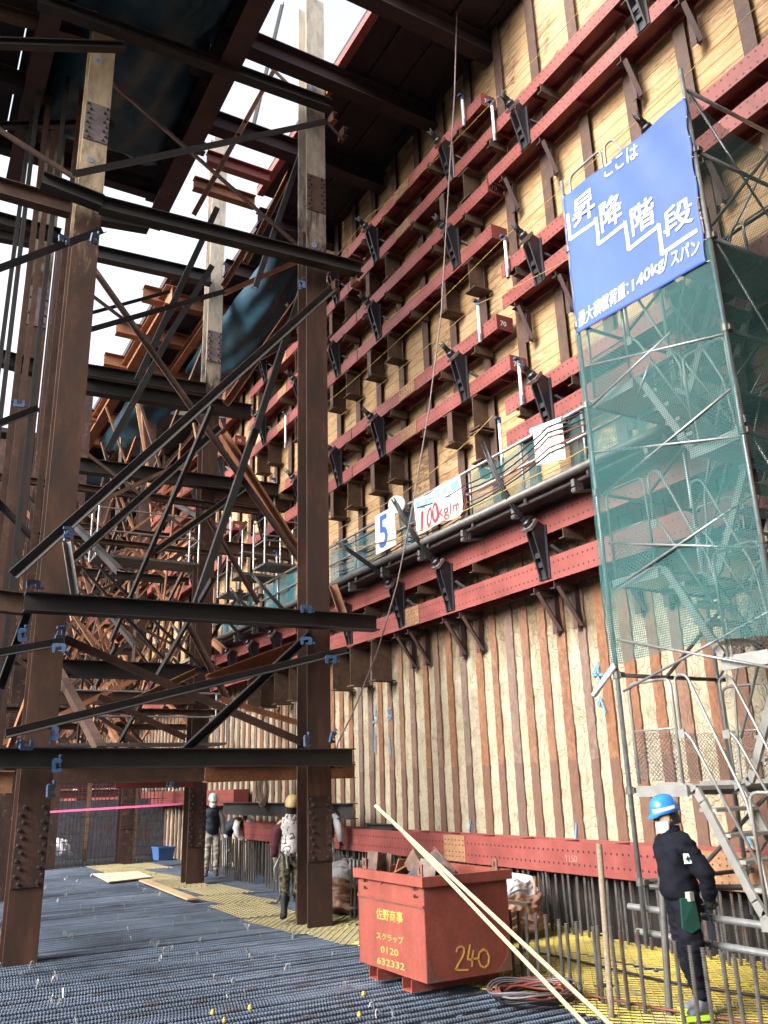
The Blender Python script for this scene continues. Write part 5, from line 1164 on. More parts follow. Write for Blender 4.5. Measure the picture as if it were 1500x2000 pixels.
# blue screw clamps on the front beams
cl = thing('screw_clamp', 'blue screw clamp', 'clamp', (0, 0, 0), 'blue screw clamps on the frame')
mb = MB()
mb.poly([(a * 0.8, -0.022, b * 0.8) for a, b in ((-.1, -.11), (-.06, -.14), (.09, -.12), (.09, -.07), (-.02, -.06), (-.03, .05), (.09, .06), (.09, .13), (-.06, .14), (-.1, .1))], 0.045, (0, 1, 0))
mb.build('jaw', 'clampblue', cl); cl.scale = (0.8, 0.8, 0.8)
mb = MB(); mb.cyl((0.045, 0, -0.02), (0.045, 0, 0.15), 0.014, 8); mb.cyl((0.045, 0, 0.13), (0.045, 0, 0.165), 0.026, 6); mb.build('screw', 'clampblue', cl)
CL = [((52, 1455), 11.9, 'on the lowest beam at the first column'), ((600, 1448), 11.9, 'standing on the lowest beam at the middle column'), ((650, 1440), 12.1, 'at the right side of the middle column over the lowest beam'), ((598, 1252), 11.95, 'at the top of the black brace on the middle column'),
      ((646, 1288), 11.85, 'on the right end of the rising black brace'), ((115, 1266), 11.85, 'on the left edge brace at the first column'), ((105, 1432), 11.9, 'under the rising black brace by the first column'), ((65, 1142), 11.95, 'on top of the half height beam by the first column'),
      ((118, 1235), 12.0, 'below the half height beam at the first column'), ((100, 1545), 12.0, 'under the lowest beam at the first column'), ((112, 1495), 11.95, 'on the lowest beam right of the first column'), ((598, 1190), 11.95, 'over the half height beam at the middle column'),
      ((590, 556), 11.95, 'on the steep brace near the middle column top'), ((125, 468), 11.9, 'on the brace crossing the first column against the sky'), ((132, 1040), 11.8, 'on the longest dark brace at the first column'), ((45, 1240), 12.3, 'at the left edge on the steep brace'), ((345, 1532), 18.6, 'holding the pinkish beam at the rear column'), ((38, 788), 13.9, 'on the thin posts at the left edge'), ((185, 466), 11.85, 'on the end of the short brace against the sky'), ((330, 1530), 18.5, 'under the pinkish beam near its right end')]
for i, (px, y, n) in enumerate(CL):
    p = P(*px, 'y', y - 0.12); r = (rr.uniform(-0.4, 0.4), rr.choice((0, 0, 1.57, -1.57, 3.14)), rr.uniform(-0.5, 0.5))
    if i == 0: cl.location = p; cl.rotation_euler = r; cl['label'] = 'blue screw clamp ' + n
    else: dup(cl, p, r, 'blue screw clamp ' + n)
# ---------------------------------------------------------------- scrap bin
BX0, BX1, BY0, BY1, BZ0, BZ1 = 4.76, 5.76, 7.66, 9.02, 0.155, 1.09
bn2 = thing('scrap_bin', 'red steel scrap bin with yellow lettering, full of steel offcuts', 'skip bin', ((BX0 + BX1) / 2, (BY0 + BY1) / 2, 0))
th = 0.012
def bp(name, mats, fn, par=None):
    mb = MB(); fn(mb); return mb.build(name, mats, par or bn2)
xc, yc, zc = (BX0 + BX1) / 2, (BY0 + BY1) / 2, (BZ0 + BZ1) / 2
lf = bp('side_panel', 'bin', lambda m: m.box((BX0, yc, zc), (th, BY1 - BY0, BZ1 - BZ0)))
bp('side_panel', 'bin', lambda m: m.box((BX1, yc, zc), (th, BY1 - BY0, BZ1 - BZ0)))
rf = bp('end_panel', 'bin', lambda m: m.box((xc, BY0, zc), (BX1 - BX0 + th, th * 0.98, BZ1 - BZ0 + 0.002)))
bp('end_panel', 'bin', lambda m: m.box((xc, BY1, zc), (BX1 - BX0 + th, th * 0.98, BZ1 - BZ0 + 0.002)))
bp('floor_panel', 'bin', lambda m: m.box((xc, yc, BZ0 + 0.01), (BX1 - BX0 - 0.02, BY1 - BY0 - 0.02, 0.012)))
def rim(m):
    for x, s in ((BX0, -1), (BX1, 1)):
        m.box((x + s * 0.026, yc, BZ1 - 0.005), (0.042, BY1 - BY0 + 0.094, 0.012)); m.box((x + s * 0.044, yc, BZ1 - 0.051), (0.008, BY1 - BY0 + 0.094, 0.08))
    for y, s in ((BY0, -1), (BY1, 1)):
        m.box((xc, y + s * 0.026, BZ1 - 0.004), (BX1 - BX0 + 0.006, 0.042, 0.012)); m.box((xc, y + s * 0.043, BZ1 - 0.050), (BX1 - BX0 + 0.082, 0.008, 0.08))
bp('rim', 'bin', rim)
bp('side_rib', 'bin', lambda m: m.box((BX0 - 0.014, yc, BZ1 - 0.27), (0.016, BY1 - BY0, 0.02)))
bp('under_rib_strip', 'binrust', lambda m: m.box((BX0 - 0.0075, yc, BZ1 - 0.289), (0.003, BY1 - BY0 - 0.01, 0.018)))  # narrow red-brown strip just below the rib
bp('corner_patch', 'binrust', lambda m: m.poly([(BX0 + 0.0, BY0 - 0.0062, BZ0), (BX0 + 0.17, BY0 - 0.0062, BZ0), (BX0 + 0.15, BY0 - 0.0062, BZ0 + 0.03), (BX0 + 0.07, BY0 - 0.0062, BZ0 + 0.07), (BX0 + 0.03, BY0 - 0.0062, BZ0 + 0.2), (BX0, BY0 - 0.0062, BZ0 + 0.24)], 0.002, (0, -1, 0)))
bp('corner_patch', 'binrust', lambda m: m.poly([(BX1, BY0 - 0.0062, BZ0), (BX1 - 0.2, BY0 - 0.0062, BZ0), (BX1 - 0.12, BY0 - 0.0062, BZ0 + 0.06), (BX1 - 0.05, BY0 - 0.0062, BZ0 + 0.14), (BX1 - 0.04, BY0 - 0.0062, BZ0 + 0.32), (BX1, BY0 - 0.0062, BZ0 + 0.4)], 0.002, (0, -1, 0)))
for y in (8.66, 7.98):
    def sk(m, y=y):
        m.box((xc - 0.02, y - 0.085, 0.10), (BX1 - BX0 + 0.04, 0.012, 0.11)); m.box((xc - 0.02, y + 0.085, 0.10), (BX1 - BX0 + 0.04, 0.012, 0.11)); m.box((xc - 0.02, y, 0.05), (BX1 - BX0 + 0.04, 0.158, 0.012))
    bp('skid', 'bin', sk)
for y in (8.95, 7.78, ):
    for x in (BX0 + 0.04, BX1 - 0.04):
        def lug(m, x=x, y=y):
            m.box((x, y - 0.028, BZ1 + 0.02), (0.014, 0.03, 0.17)); m.box((x, y + 0.028, BZ1 + 0.02), (0.014, 0.03, 0.17)); m.box((x, y, BZ1 + 0.09), (0.0135, 0.06, 0.03)); m.box((x, y, BZ1 - 0.01), (0.0135, 0.06, 0.06))
        bp('lifting_lug', 'binrust', lug)
for y in (8.86, 7.82):
    for z in (BZ1 - 0.115, BZ1 - 0.185): bp('rim_bolt', 'bolt', lambda m: (m.bolt((BX0 - 0.006, y, z), (-1, 0, 0), 0.017, 0.02), m.box((BX0 - 0.012, y - 0.03, z - 0.004), (0.008, 0.05, 0.012))))
def binl(body, lb, lt, rb, name, bold=0.0):
    o_, t_, r_ = (P(*q, 'x', BX0 - 0.008) for q in (lb, lt, rb)); m0 = text_mb(body, 1, (0, 0, 0), (1, 0, 0), (0, 1, 0), 0.001, 1, bold)
    x0, x1 = min(v.x for v in m0.v), max(v.x for v in m0.v); y0, y1 = min(v.y for v in m0.v), max(v.y for v in m0.v); mb = MB()
    mb.add([Vector((BX0 - 0.008 - v.z, *(o_ + (r_ - o_) * ((v.x - x0) / (x1 - x0)) + (t_ - o_) * ((v.y - y0) / (y1 - y0))).yz)) for v in m0.v], m0.f)
    mb.build(name, 'yellowpaint', lf)
def b5(a, b): return (660 + a * 0.26, 1600 + b * 0.26)
binl('佐野商事', b5(289, 748), b5(287, 664), b5(490, 786), 'lettering', 0.012)
binl('スクラップ', b5(292, 898), b5(290, 844), b5(494, 944), 'lettering', 0.012)
binl('0120', b5(324, 1000), b5(322, 950), b5(456, 1032), 'lettering', 0.006)
binl('632332', b5(296, 1084), b5(294, 1034), b5(502, 1138), 'lettering', 0.006)
def bstroke(pts, w=0.018):
    ps = [P(*b5(*q), 'y', BY0 - 0.009) for q in pts]; mb = MB()
    for a, b in zip(ps[:-1], ps[1:]): mb.ext(Rp(w, 0.003), a, b + (b - a).normalized() * 0.004, (0, 1, 0))
    return mb
hw = bp('handwritten_number', 'yellowpaint', lambda m: [m.add(q.v, q.f) for q in (
    bstroke([(892, 1000), (898, 970), (925, 955), (948, 968), (950, 1000), (935, 1040), (900, 1100), (885, 1132), (930, 1134), (978, 1132)]),
    bstroke([(994, 942), (985, 1000), (975, 1050), (1000, 1056), (1046, 1046)]), bstroke([(1018, 985), (1012, 1040), (1010, 1105)]),
    bstroke([(1095, 978), (1065, 1000), (1055, 1050), (1072, 1100), (1105, 1116), (1132, 1090), (1138, 1040), (1122, 995), (1095, 978)]))], rf)
# scrap pieces inside
rs = random.Random(11)
def scrap(kind, label, p, rot, mat):
    p = (p[0], p[1], p[2] - 0.02); mb = MB(); R = Euler(rot).to_matrix(); d = R @ Vector((1, 0, 0)); u = R @ Vector((0, 0, 1)); p = Vector(p)
    if kind == 'H': mb.ext(Hp(0.2, 0.2, 0.014, 0.018), p - d * 0.17, p + d * 0.17, u)
    elif kind == 'L': mb.ext(Lp(0.16, 0.014), p - d * 0.25, p + d * 0.25, u)
    elif kind == 'box': mb.ext([(-.1, -.1), (.1, -.1), (.1, .1), (-.1, .1)], p - d * .15, p + d * .15, u)
    elif kind == 'C': mb.ext(Cp(0.12, 0.22, 0.014), p - d * 0.2, p + d * 0.2, u)
    else: mb.poly([p + R @ Vector(q) for q in ((-.22, -.15, 0), (.2, -.18, 0), (.25, .1, 0), (-.05, .2, 0), (-.25, .12, 0))], 0.016, u)
    one(mb, 'scrap_steel', mat, label, 'scrap steel', 'steel offcuts in the red bin')
SC = [('H', 'rusty H beam offcut standing in the near corner of the bin', (5.02, 7.95, 1.05), (0.2, -1.2, 0.3), 'scrapdark'), ('C', 'dark channel offcut with an open end in the near part of the bin', (4.98, 8.15, 1.08), (0.4, -0.5, 0.2), 'scrapgrey'),
      ('plate', 'torn grey plate leaning inside the bin near the plank', (5.3, 7.95, 1.03), (0.6, 0.3, 0.4), 'scrapgrey'), ('L', 'long angle offcut lying across the bin', (5.25, 8.3, 1.04), (0.7, 0.15, 0.9), 'scrapgrey'),
      ('H', 'rusty offcut at the back corner of the bin by the lug', (4.92, 8.85, 1.10), (0, -1.4, 0.1), 'scrapdark'), ('plate', 'rusty curved plate behind the near rim of the bin', (4.95, 8.55, 1.02), (-0.5, 0.3, 1.0), 'orange'),
      ('C', 'brown channel offcut tilted up in the middle of the bin', (5.15, 8.45, 1.10), (0.2, -0.7, 1.5), 'scrapdark'), ('plate', 'grey plate lying at the far side of the bin', (5.5, 8.2, 1.02), (0.3, -0.3, 2), 'scrapgrey'),
      ('H', 'dark offcut poking up at the far right of the bin', (5.4, 8.35, 1.12), (0.3, -0.8, 2.2), 'scrapdark'), ('L', 'rusty angle offcut at the far end of the bin', (5.3, 8.8, 1.03), (0.4, 0.1, 0.2), 'orange'),
      ('plate', 'dark plate filling the middle of the bin', (5.15, 8.2, 0.95), (0.1, 0.1, 0.3), 'scrapgrey'), ('plate', 'brown plate under the channel at the near end of the bin', (5.0, 8.0, 0.94), (0.05, -0.1, 1.3), 'scrapdark'), ('plate', 'brown plate at the far end of the bin', (5.4, 8.7, 0.94), (0.1, 0.1, 2.3), 'scrapdark'), ('plate', 'grey plate by the right side of the bin', (5.5, 7.9, 0.95), (0.1, -0.1, 0.1), 'scrapgrey')]
for a in SC: scrap(*a)
# leaning timbers
def plank(label, lo, at, ytop, px_top):
    b = P(*lo, 'z', 0.02); a = P(*at, 'y', ytop); d = a - b
    best = min((abs((lambda q: CX + CF * q.x / -q.z)(CAMR.transposed() @ (b + d * t - Vector((0, 0, CH)))) - px_top), t) for t in [1 + 0.01 * i for i in range(200)])[1]
    mb = MB(); e = b + d * best; n = 8; off = Vector((0, 0, 0))
    mb.ext(Rp(0.062, 0.032), b, e, (0.7, -0.5, 0.5)); one(mb, 'timber_plank', 'lightwood', label, 'timber')
plank('long pale plank leaning on the bin, its upper tip highest', (1222, 2030), (868, 1700), 7.57, 734)
plank('second pale plank leaning on the bin just below the first', (1168, 2028), (872, 1716), 7.55, 756)
# cable coil on the floor
cc = P(1040, 1946, 'z', 0.05); t = thing('cable_coil', 'coil of dark red and black cables lying on the yellow mesh by the bin', 'cable', (cc.x, cc.y, 0.05))
for nm, mt, ks in (('black_loop', 'cable', range(0, 6)), ('red_loop', 'redcable', range(6, 11)), ('grey_loop', 'scrapgrey', range(11, 14))):
    mb = MB()
    for k in ks:
        r0 = 0.30 + rs.uniform(-0.07, 0.06); ox, oy = rs.uniform(-.05, .05), rs.uniform(-.05, .05); ph = rs.uniform(0, 6)
        mb.tube([(cc.x + ox + r0 * 1.15 * math.cos(q), cc.y + oy + r0 * math.sin(q), 0.05 + 0.006 * k + 0.02 * math.sin(3 * q + ph)) for q in [2 * math.pi * i / 24 for i in range(25)]], 0.011, 5)
    mb.build(nm, mt, t, smooth=True)
rope('brown red cable trailing from the coil past the rusty pipe post', [(cc.x + 0.2, cc.y - 0.2, 0.05), (5.95, 6.7, 0.06), (6.1, 6.0, 0.06), (6.35, 5.2, 0.06), (6.6, 4.2, 0.06)], 0.012, 'redcable', 0, 'cable', cat='cable')
rope('black cable trailing over the yellow mesh behind the blue helmet worker', [(6.6, 10.5, 0.06), (6.9, 8.4, 0.06), (6.9, 6.7, 0.06), (7.3, 5, 0.06), (7.4, 3.5, 0.06)], 0.014, 'cable', 0, 'cable', cat='cable')
# sacks
def sack(label, c, rx, ry, h, mat_low, top=None, seed=1):
    r = random.Random(seed); ph = [r.uniform(0, 6) for _ in range(6)]
    t = thing('sack', label, 'sack', (c[0], c[1], 0.03), 'big sacks around the bin')
    def prof(a, v):
        rr_ = (0.98 + 0.16 * noise.fractal(Vector((1.6 * math.cos(a) + ph[0], 1.6 * math.sin(a), 4.5 * v + ph[1])), 0.6, 2.2, 5) + 0.03 * math.sin(17 * v + ph[2] + 2 * a))
        f = min(1, (v * 6) ** 0.5) * (1 - 0.3 * max(0, v - 0.6) / 0.4 - (0.9 * ((v - 0.9) / 0.1) ** 2 if v > 0.9 else 0))
        q = 1.0 / max(abs(math.cos(a)), abs(math.sin(a))) ** 0.6
        return Vector((c[0] + rx * rr_ * f * q * math.cos(a), c[1] + ry * rr_ * f * q * math.sin(a), 0.03 + h * v + 0.03 * math.sin(6 * a + ph[3])))
    mb = MB(); mb.grid(lambda u, v: prof(2 * math.pi * u, 0.72 * v if top else v), 72, 40); mb.build('sack_body', mat_low, t, smooth=True)
    if top: mb = MB(); mb.grid(lambda u, v: prof(2 * math.pi * u, 0.70 + 0.30 * v) * 1.0 + Vector((0, 0, 0.01)), 72, 18); mb.build('liner', top, t, smooth=True)
    for s in (-1, 1):
        p = prof(0.8 * s, 0.8); mb = MB(); mb.tube([p, p + Vector((-0.05, 0.05 * s, 0.10)), p + Vector((-0.12, 0.1 * s, 0.08)), p + Vector((-0.1, 0.12 * s, -0.1))], 0.02, 5); mb.build('strap', mat_low, t, smooth=True)
sack('pink sack with a white crumpled top between the middle column and the bin', (6.72, 13.1), 0.42, 0.42, 0.78, 'pinkbag', 'whitebag', 3)
sack('pink sack with a white liner peeking out behind the right side of the bin', (7.32, 9.75), 0.40, 0.38, 0.76, 'pinkbag', 'whitebag', 5)
# ---------------------------------------------------------------- people
def skinned(name, nodes, edges, roots, mat, parent, X, sub=2, wr=0.0):
    """one continuous surface grown around a skeleton: nodes = [(local point, radius)]"""
    me = bpy.data.meshes.new(name); me.from_pydata([X @ Vector(p) for p, r in nodes], edges, [])
    o = bpy.data.objects.new(name, me); COL.objects.link(o); m = o.modifiers.new('skin', 'SKIN')
    if not me.skin_vertices: me.attributes  # layer is created by the modifier below
    bpy.context.view_layer.objects.active = o
    if not len(me.skin_vertices):
        bm = bmesh.new(); bm.from_mesh(me); bm.verts.layers.skin.verify(); bm.to_mesh(me); bm.free()
    for i, (p, r) in enumerate(nodes):
        sv = me.skin_vertices[0].data[i]; sv.radius = r if isinstance(r, tuple) else (r, r); sv.use_root = i in roots
    m.use_smooth_shade = True; m.branch_smoothing = 0.3
    s = o.modifiers.new('smooth', 'SUBSURF'); s.levels = sub; s.render_levels = sub
    dg = bpy.context.evaluated_depsgraph_get(); em = bpy.data.meshes.new_from_object(o.evaluated_get(dg)); em.name = name
    bpy.data.objects.remove(o); bpy.data.meshes.remove(me)
    em.materials.clear(); em.materials.append(M[mat]); l = wloc(parent)
    for v in em.vertices: v.co -= l
    if wr:
        em.update(); nn = [v.normal.copy() for v in em.vertices]
        for v, q_ in zip(em.vertices, nn):
            w_ = v.co + l; v.co += q_ * wr * (noise.fractal(Vector((w_.x * 7, w_.y * 7, w_.z * 9)), 0.7, 2.0, 3) + 0.8 * (1 - abs(noise.noise(Vector((w_.x * 5 + 3, w_.y * 5, w_.z * 13)))) * 3))
    em.polygons.foreach_set('use_smooth', [True] * len(em.polygons))
    q = bpy.data.objects.new(name, em); COL.objects.link(q); q.parent = parent; return q
def hand_nodes(w, d, sgn, curl=0.5):
    """palm and five fingers; w = wrist point, d = direction of the hand"""
    w, d = Vector(w), Vector(d).normalized(); side = d.cross(Vector((0, 0, 1))); side = side.normalized() if side.length > .1 else Vector((1, 0, 0)); nrm = side.cross(d).normalized() * sgn
    N_, E_, Rt = [], [], []
    def chain(pts):
        b = len(N_)
        for p, r in pts: N_.append((p, r))
        E_.extend((b + i, b + i + 1) for i in range(len(pts) - 1)); Rt.append(b)
    chain([(w - d * 0.02, 0.028), (w + d * 0.04, (0.04, 0.02)), (w + d * 0.09, (0.042, 0.018))])
    for k, L in enumerate((0.068, 0.078, 0.072, 0.056)):
        b = w + d * 0.085 + side * (0.03 - 0.02 * k); d2 = (d + nrm * curl).normalized(); d3 = (d + nrm * curl * 2.4).normalized()
        chain([(b, 0.0095), (b + d2 * L * 0.5, 0.009), (b + d2 * L * 0.5 + d3 * L * 0.5, 0.0075)])
    b = w + d * 0.03 + side * 0.03; d2 = (d * 0.6 + side * 0.7 + nrm * 0.3).normalized(); chain([(b, 0.012), (b + d2 * 0.035, 0.0105), (b + d2 * 0.03 + d * 0.03, 0.009)])
    return N_, E_, Rt
def person(label, loc, face, J, sc=1.0, top='navy', bottom='navy', sleeve=None, helmet='whitehelmet', hand='skin', shoe='boot', mask=True, band=None, extra=None, fat=1.0, lowleg=None):
    t = thing('person', label, 'person', loc); f = Vector((*face, 0)).normalized()
    X = Matrix.Translation(loc) @ Matrix((( f.y, f.x, 0, 0), (-f.x, f.y, 0, 0), (0, 0, 1, 0), (0, 0, 0, 1))) @ Matrix.Scale(sc, 4)
    S_ = lambda r: tuple(x * sc for x in r) if isinstance(r, tuple) else r * sc
    ch = J['chest'] if isinstance(J['chest'], Vector) else Vector(J['chest'])
    g = {k: Vector(v) for k, v in J.items()}; hd = (g['head'] - g['neck']).normalized(); fw = g.get('look', Vector((0, 1, 0))); fw = (fw - hd * fw.dot(hd)).normalized(); rt = fw.cross(hd)
    hp = lambda a, b, c: g['head'] + rt * a + fw * b + hd * c
    nodes = [(g['pelvis'], (.12, .10)), (g['waist'], (.115, .09)), (g['chest'], (.13, .10)), (g['upper'], (.11, .08)), (g['neck'], .052),
             (hp(0, .025, -.075), .058), (hp(0, .02, -.02), (.075, .082)), (hp(0, 0, .05), (.078, .092)), (hp(0, -.005, .10), .055),
             (g['shL'], .058), (g['elL'], .042), (g['wrL'], .028), (g['shR'], .058), (g['elR'], .042), (g['wrR'], .028),
             (g['hipL'], .085), (g['knL'], .056), (g['anL'], .04), (g['hipR'], .085), (g['knR'], .056), (g['anR'], .04),
             (hp(0, .105, -.02), .013), (hp(.088, -.005, -.01), .016), (hp(-.088, -.005, -.01), .016)]
    ed = [(0, 1), (1, 2), (2, 3), (3, 4), (4, 5), (5, 6), (6, 7), (7, 8), (3, 9), (9, 10), (10, 11), (3, 12), (12, 13), (13, 14), (0, 15), (15, 16), (16, 17), (0, 18), (18, 19), (19, 20), (6, 21), (6, 22), (6, 23)]
    skinned('body', [(p, S_(r)) for p, r in nodes], ed, {0}, 'skin', t, X)
    k = fat
    jt = [(g['hipL'].lerp(g['hipR'], .5) - Vector((0, 0, .05 if k >= 1 else 0)), (.18 * k, .165 * k)), (g['waist'], (.18 * k, .165 * k)), (g['chest'], (.185 * k, .17 * k)), (g['upper'], (.15, .13)), (g['neck'], .078)]
    je = [(0, 1), (1, 2), (2, 3), (3, 4)]; ar = [(g['shL'], .095), (g['elL'], .078), (g['elL'].lerp(g['wrL'], .55), .068), (g['wrL'], .052), (g['shR'], .095), (g['elR'], .078), (g['elR'].lerp(g['wrR'], .55), .068), (g['wrR'], .052)]
    if sleeve is None:
        skinned('jacket', [(p, S_(r)) for p, r in jt + ar], je + [(3, 5), (5, 6), (6, 7), (7, 8), (3, 9), (9, 10), (10, 11), (11, 12)], {0}, top, t, X, 3, .016)
    else:
        skinned('vest', [(p, S_(r)) for p, r in jt + [(g['shL'], .085), (g['shR'], .085)]], je + [(3, 5), (3, 6)], {0}, top, t, X, 3, .012)
        skinned('sleeve', [(p, S_(r)) for p, r in ar[:4]] + [(g['upper'].lerp(g['shL'], .45), S_(.085))], [(0, 1), (1, 2), (2, 3), (0, 4)], {0}, sleeve, t, X, 2, .01); skinned('sleeve', [(p, S_(r)) for p, r in ar[4:]] + [(g['upper'].lerp(g['shR'], .45), S_(.085))], [(0, 1), (1, 2), (2, 3), (0, 4)], {0}, sleeve, t, X, 2, .01)
    la = .62
    def leg(s): return [(g['hip' + s], .115), (g['hip' + s].lerp(g['kn' + s], .5), .10), (g['kn' + s], .083), (g['kn' + s].lerp(g['an' + s], .5), .076 if not lowleg else .08), (g['an' + s].lerp(g['kn' + s], .08 if not lowleg else .55), .062)]
    tr = [(g['waist'].lerp(g['pelvis'], .05), (.155, .135)), (g['pelvis'], (.16, .14))] + leg('L') + leg('R')
    skinned('trousers', [(p, S_(r)) for p, r in tr], [(0, 1), (1, 2), (2, 3), (3, 4), (4, 5), (5, 6), (1, 7), (7, 8), (8, 9), (9, 10), (10, 11)], {1}, bottom, t, X, 3, .014)
    for s in 'LR':
        a, to = g['an' + s], g['to' + s]; d = (to - a); d.z = 0; d = d.normalized()
        sh = [(a + Vector((0, 0, .14 if not lowleg else .34)), .05 if not lowleg else .062), (a + Vector((0, 0, .04)), .052), (a - d * .045 + Vector((0, 0, -.03)), .042), (a + d * .06 + Vector((0, 0, -.03)), (.048, .04)), (to, (.046, .034))]
        skinned('boot', [(p, S_(r)) for p, r in sh], [(0, 1), (1, 2), (1, 3), (3, 4)], {1}, shoe, t, X)
        if shoe == 'greyshoe':
            mb = MB(); c = (a - d * 0.06); e = to + d * 0.04; mb.ext(Rp(.095, .035), X @ Vector((c.x, c.y, .022)), X @ Vector((e.x, e.y, .022))); mb.build('sole', 'lime', t)
        n_, e_, r_ = hand_nodes(g['wr' + s], g['ha' + s] - g['wr' + s], 1 if s == 'L' else -1, 0.45)
        skinned('hand' if hand == 'skin' else 'glove', [(p, S_(r)) for p, r in n_], e_, set(r_), hand, t, X, 1)
    Rm = Matrix((rt, fw, hd)).transposed(); Xr = X.to_3x3() @ Rm; hc = X @ hp(0, 0, .045)
    mb = MB(); n = 28
    prof = [(1.02, -.012), (1.0, .01), (.97, .05), (.86, .09), (.66, .122), (.38, .140), (.12, .147), (0.0, .148)]; b = 0
    for r, z in prof:
        for j in range(n):
            a = 2 * math.pi * j / n; br_ = (.05 * max(0, math.sin(a)) ** 2 if z < -.005 else 0)
            mb.v.append(hc + Xr @ Vector((.112 * r * math.cos(a), (.132 * r + br_) * math.sin(a), z + .018 + (-.012 if br_ > .02 else 0))))
    for i in range(len(prof) - 1):
        for j in range(n): mb.f.append((i * n + j, i * n + (j + 1) % n, (i + 1) * n + (j + 1) % n, (i + 1) * n + j)); mb.mi.append(0)
    hl = mb.build('helmet', helmet, t, smooth=True); hl.modifiers.new('thickness', 'SOLIDIFY').thickness = 0.004
    if band:
        for seg in ((0.62, 1.2), (1.9, 3.6), (-.2, .3)):
            mb = MB()
            for i in range(10):
                a0 = seg[0] + (seg[1] - seg[0]) * i / 10; a1 = seg[0] + (seg[1] - seg[0]) * (i + 1) / 10
                q = [hc + Xr @ Vector((.1135 * math.cos(a), .1335 * math.sin(a), z)) for a, z in ((a0, .034), (a1, .034), (a1, .062), (a0, .062))]; mb.add(q, [(0, 1, 2, 3)])
            mb.build('helmet_band', band, hl)
    if mask:
        mb = MB(); m_ = 10
        mb.grid(lambda u, v: X @ hp((.086 + .012 * (1 - (2 * v - 1) ** 2)) * math.sin((u - .5) * 2.7) * (.72 + .28 * v), .018 + (.086 + .016 * (1 - (2 * v - 1) ** 2)) * math.cos((u - .5) * 2.7), -.105 + .09 * v + .012 * math.cos((u - .5) * 2.7) * (v - .3)), 14, 8); o = mb.build('face_mask', 'mask', t, smooth=True); o.modifiers.new('thickness', 'SOLIDIFY').thickness = 0.003
    for s in (-1, 1):
        mb = MB(); c = X @ hp(.033 * s, .098, .012); mb.lathe([(0, -.011 * sc), (.008 * sc, -.007 * sc), (.011 * sc, 0), (.008 * sc, .007 * sc), (0, .011 * sc)], c, 8); mb.build('eye', 'hair', t, smooth=True)
    mb = MB(); mb.grid(lambda u, v: X @ hp(.090 * math.cos(math.pi * (.93 + 1.14 * u)), -.012 + .102 * math.sin(math.pi * (.93 + 1.14 * u)), -.055 + .10 * v), 14, 5); mb.build('hair', 'hair', t, smooth=True)
    mb = MB(); mb.tube([X @ hp(s * .095, .01, .02) for s in (1,)] + [X @ hp(.075, .045, -.09), X @ hp(0, .06, -.115), X @ hp(-.075, .045, -.09), X @ hp(-.095, .01, .02)], .006 * sc, 5); mb.build('chin_strap', 'hair', t, smooth=True)
    if extra: extra(t, X, g)
    return t
def stand(**kw):
    J = dict(pelvis=(0, 0, .93), waist=(0, 0, 1.07), chest=(0, .01, 1.25), upper=(0, 0, 1.38), neck=(0, .015, 1.475), head=(0, .03, 1.60),
             shL=(-.18, 0, 1.385), elL=(-.235, -.03, 1.11), wrL=(-.225, .06, .89), haL=(-.22, .10, .80), shR=(.18, 0, 1.385), elR=(.235, -.03, 1.11), wrR=(.225, .06, .89), haR=(.22, .10, .80),
             hipL=(-.095, 0, .90), knL=(-.105, .02, .49), anL=(-.11, -.02, .09), toL=(-.125, .14, .04), hipR=(.095, 0, .90), knR=(.105, .02, .49), anR=(.11, -.02, .09), toR=(.125, .14, .04))
    J.update(kw); return J
def ex_blue(t, X, g):
    mb = MB(); pts = [X @ Vector(p) for p in ((-.185, .10, .93), (-.19, -.02, .93), (-.17, -.05, .70), (-.175, .04, .66), (-.18, .11, .70))]; mb.poly(pts, .03, X.to_3x3() @ Vector((-1, 0, 0))); mb.build('belt_pouch', 'greenpouch', t)
    mb = MB(); c = X @ Vector((-.215, .02, .945)); mb.box(c, (.05, .05, .07)); mb.build('tape_measure', 'beige', t)
    mb = MB(); p = [X @ Vector(q) for q in ((-.245, .045, 1.285), (-.248, -.015, 1.285), (-.248, -.015, 1.205), (-.245, .045, 1.205))]; mb.poly(p, .012, X.to_3x3() @ Vector((-1, 0, 0))); pt = mb.build('arm_badge', 'whitepaint', t)
    mb = MB(); c = X @ Vector((-.262, .015, 1.245)); mb.box(c, (.006, .04, .012), X.to_3x3()); mb.box(c, (.0062, .012, .04), X.to_3x3()); mb.build('badge_cross', 'greenpouch', pt)
    mb = MB(); mb.tube([X @ Vector(q) for q in ((-.17, -.10, 1.34), (-.12, -.150, 1.32), (0, -.160, 1.315), (.12, -.150, 1.32))], .006, 5); mb.build('reflective_piping', 'silver', t)
    mb = MB(); mb.tube([X @ Vector(q) for q in ((-.09, -.16, .86), (-.10, -.20, .70), (-.09, -.19, .56), (-.05, -.17, .50))], .007, 5); mb.build('lanyard', 'clampblue', t)
    mb = MB(); mb.lathe([(.085, 1.39), (.092, 1.44), (.082, 1.50), (.074, 1.495)], (0, 0, 0), 16); mb.v = [X @ (v + Vector((0, .02, 0))) for v in mb.v]; mb.build('collar', 'navy', t, smooth=True)
pb = P(1362, 1978, 'z', 0.06)
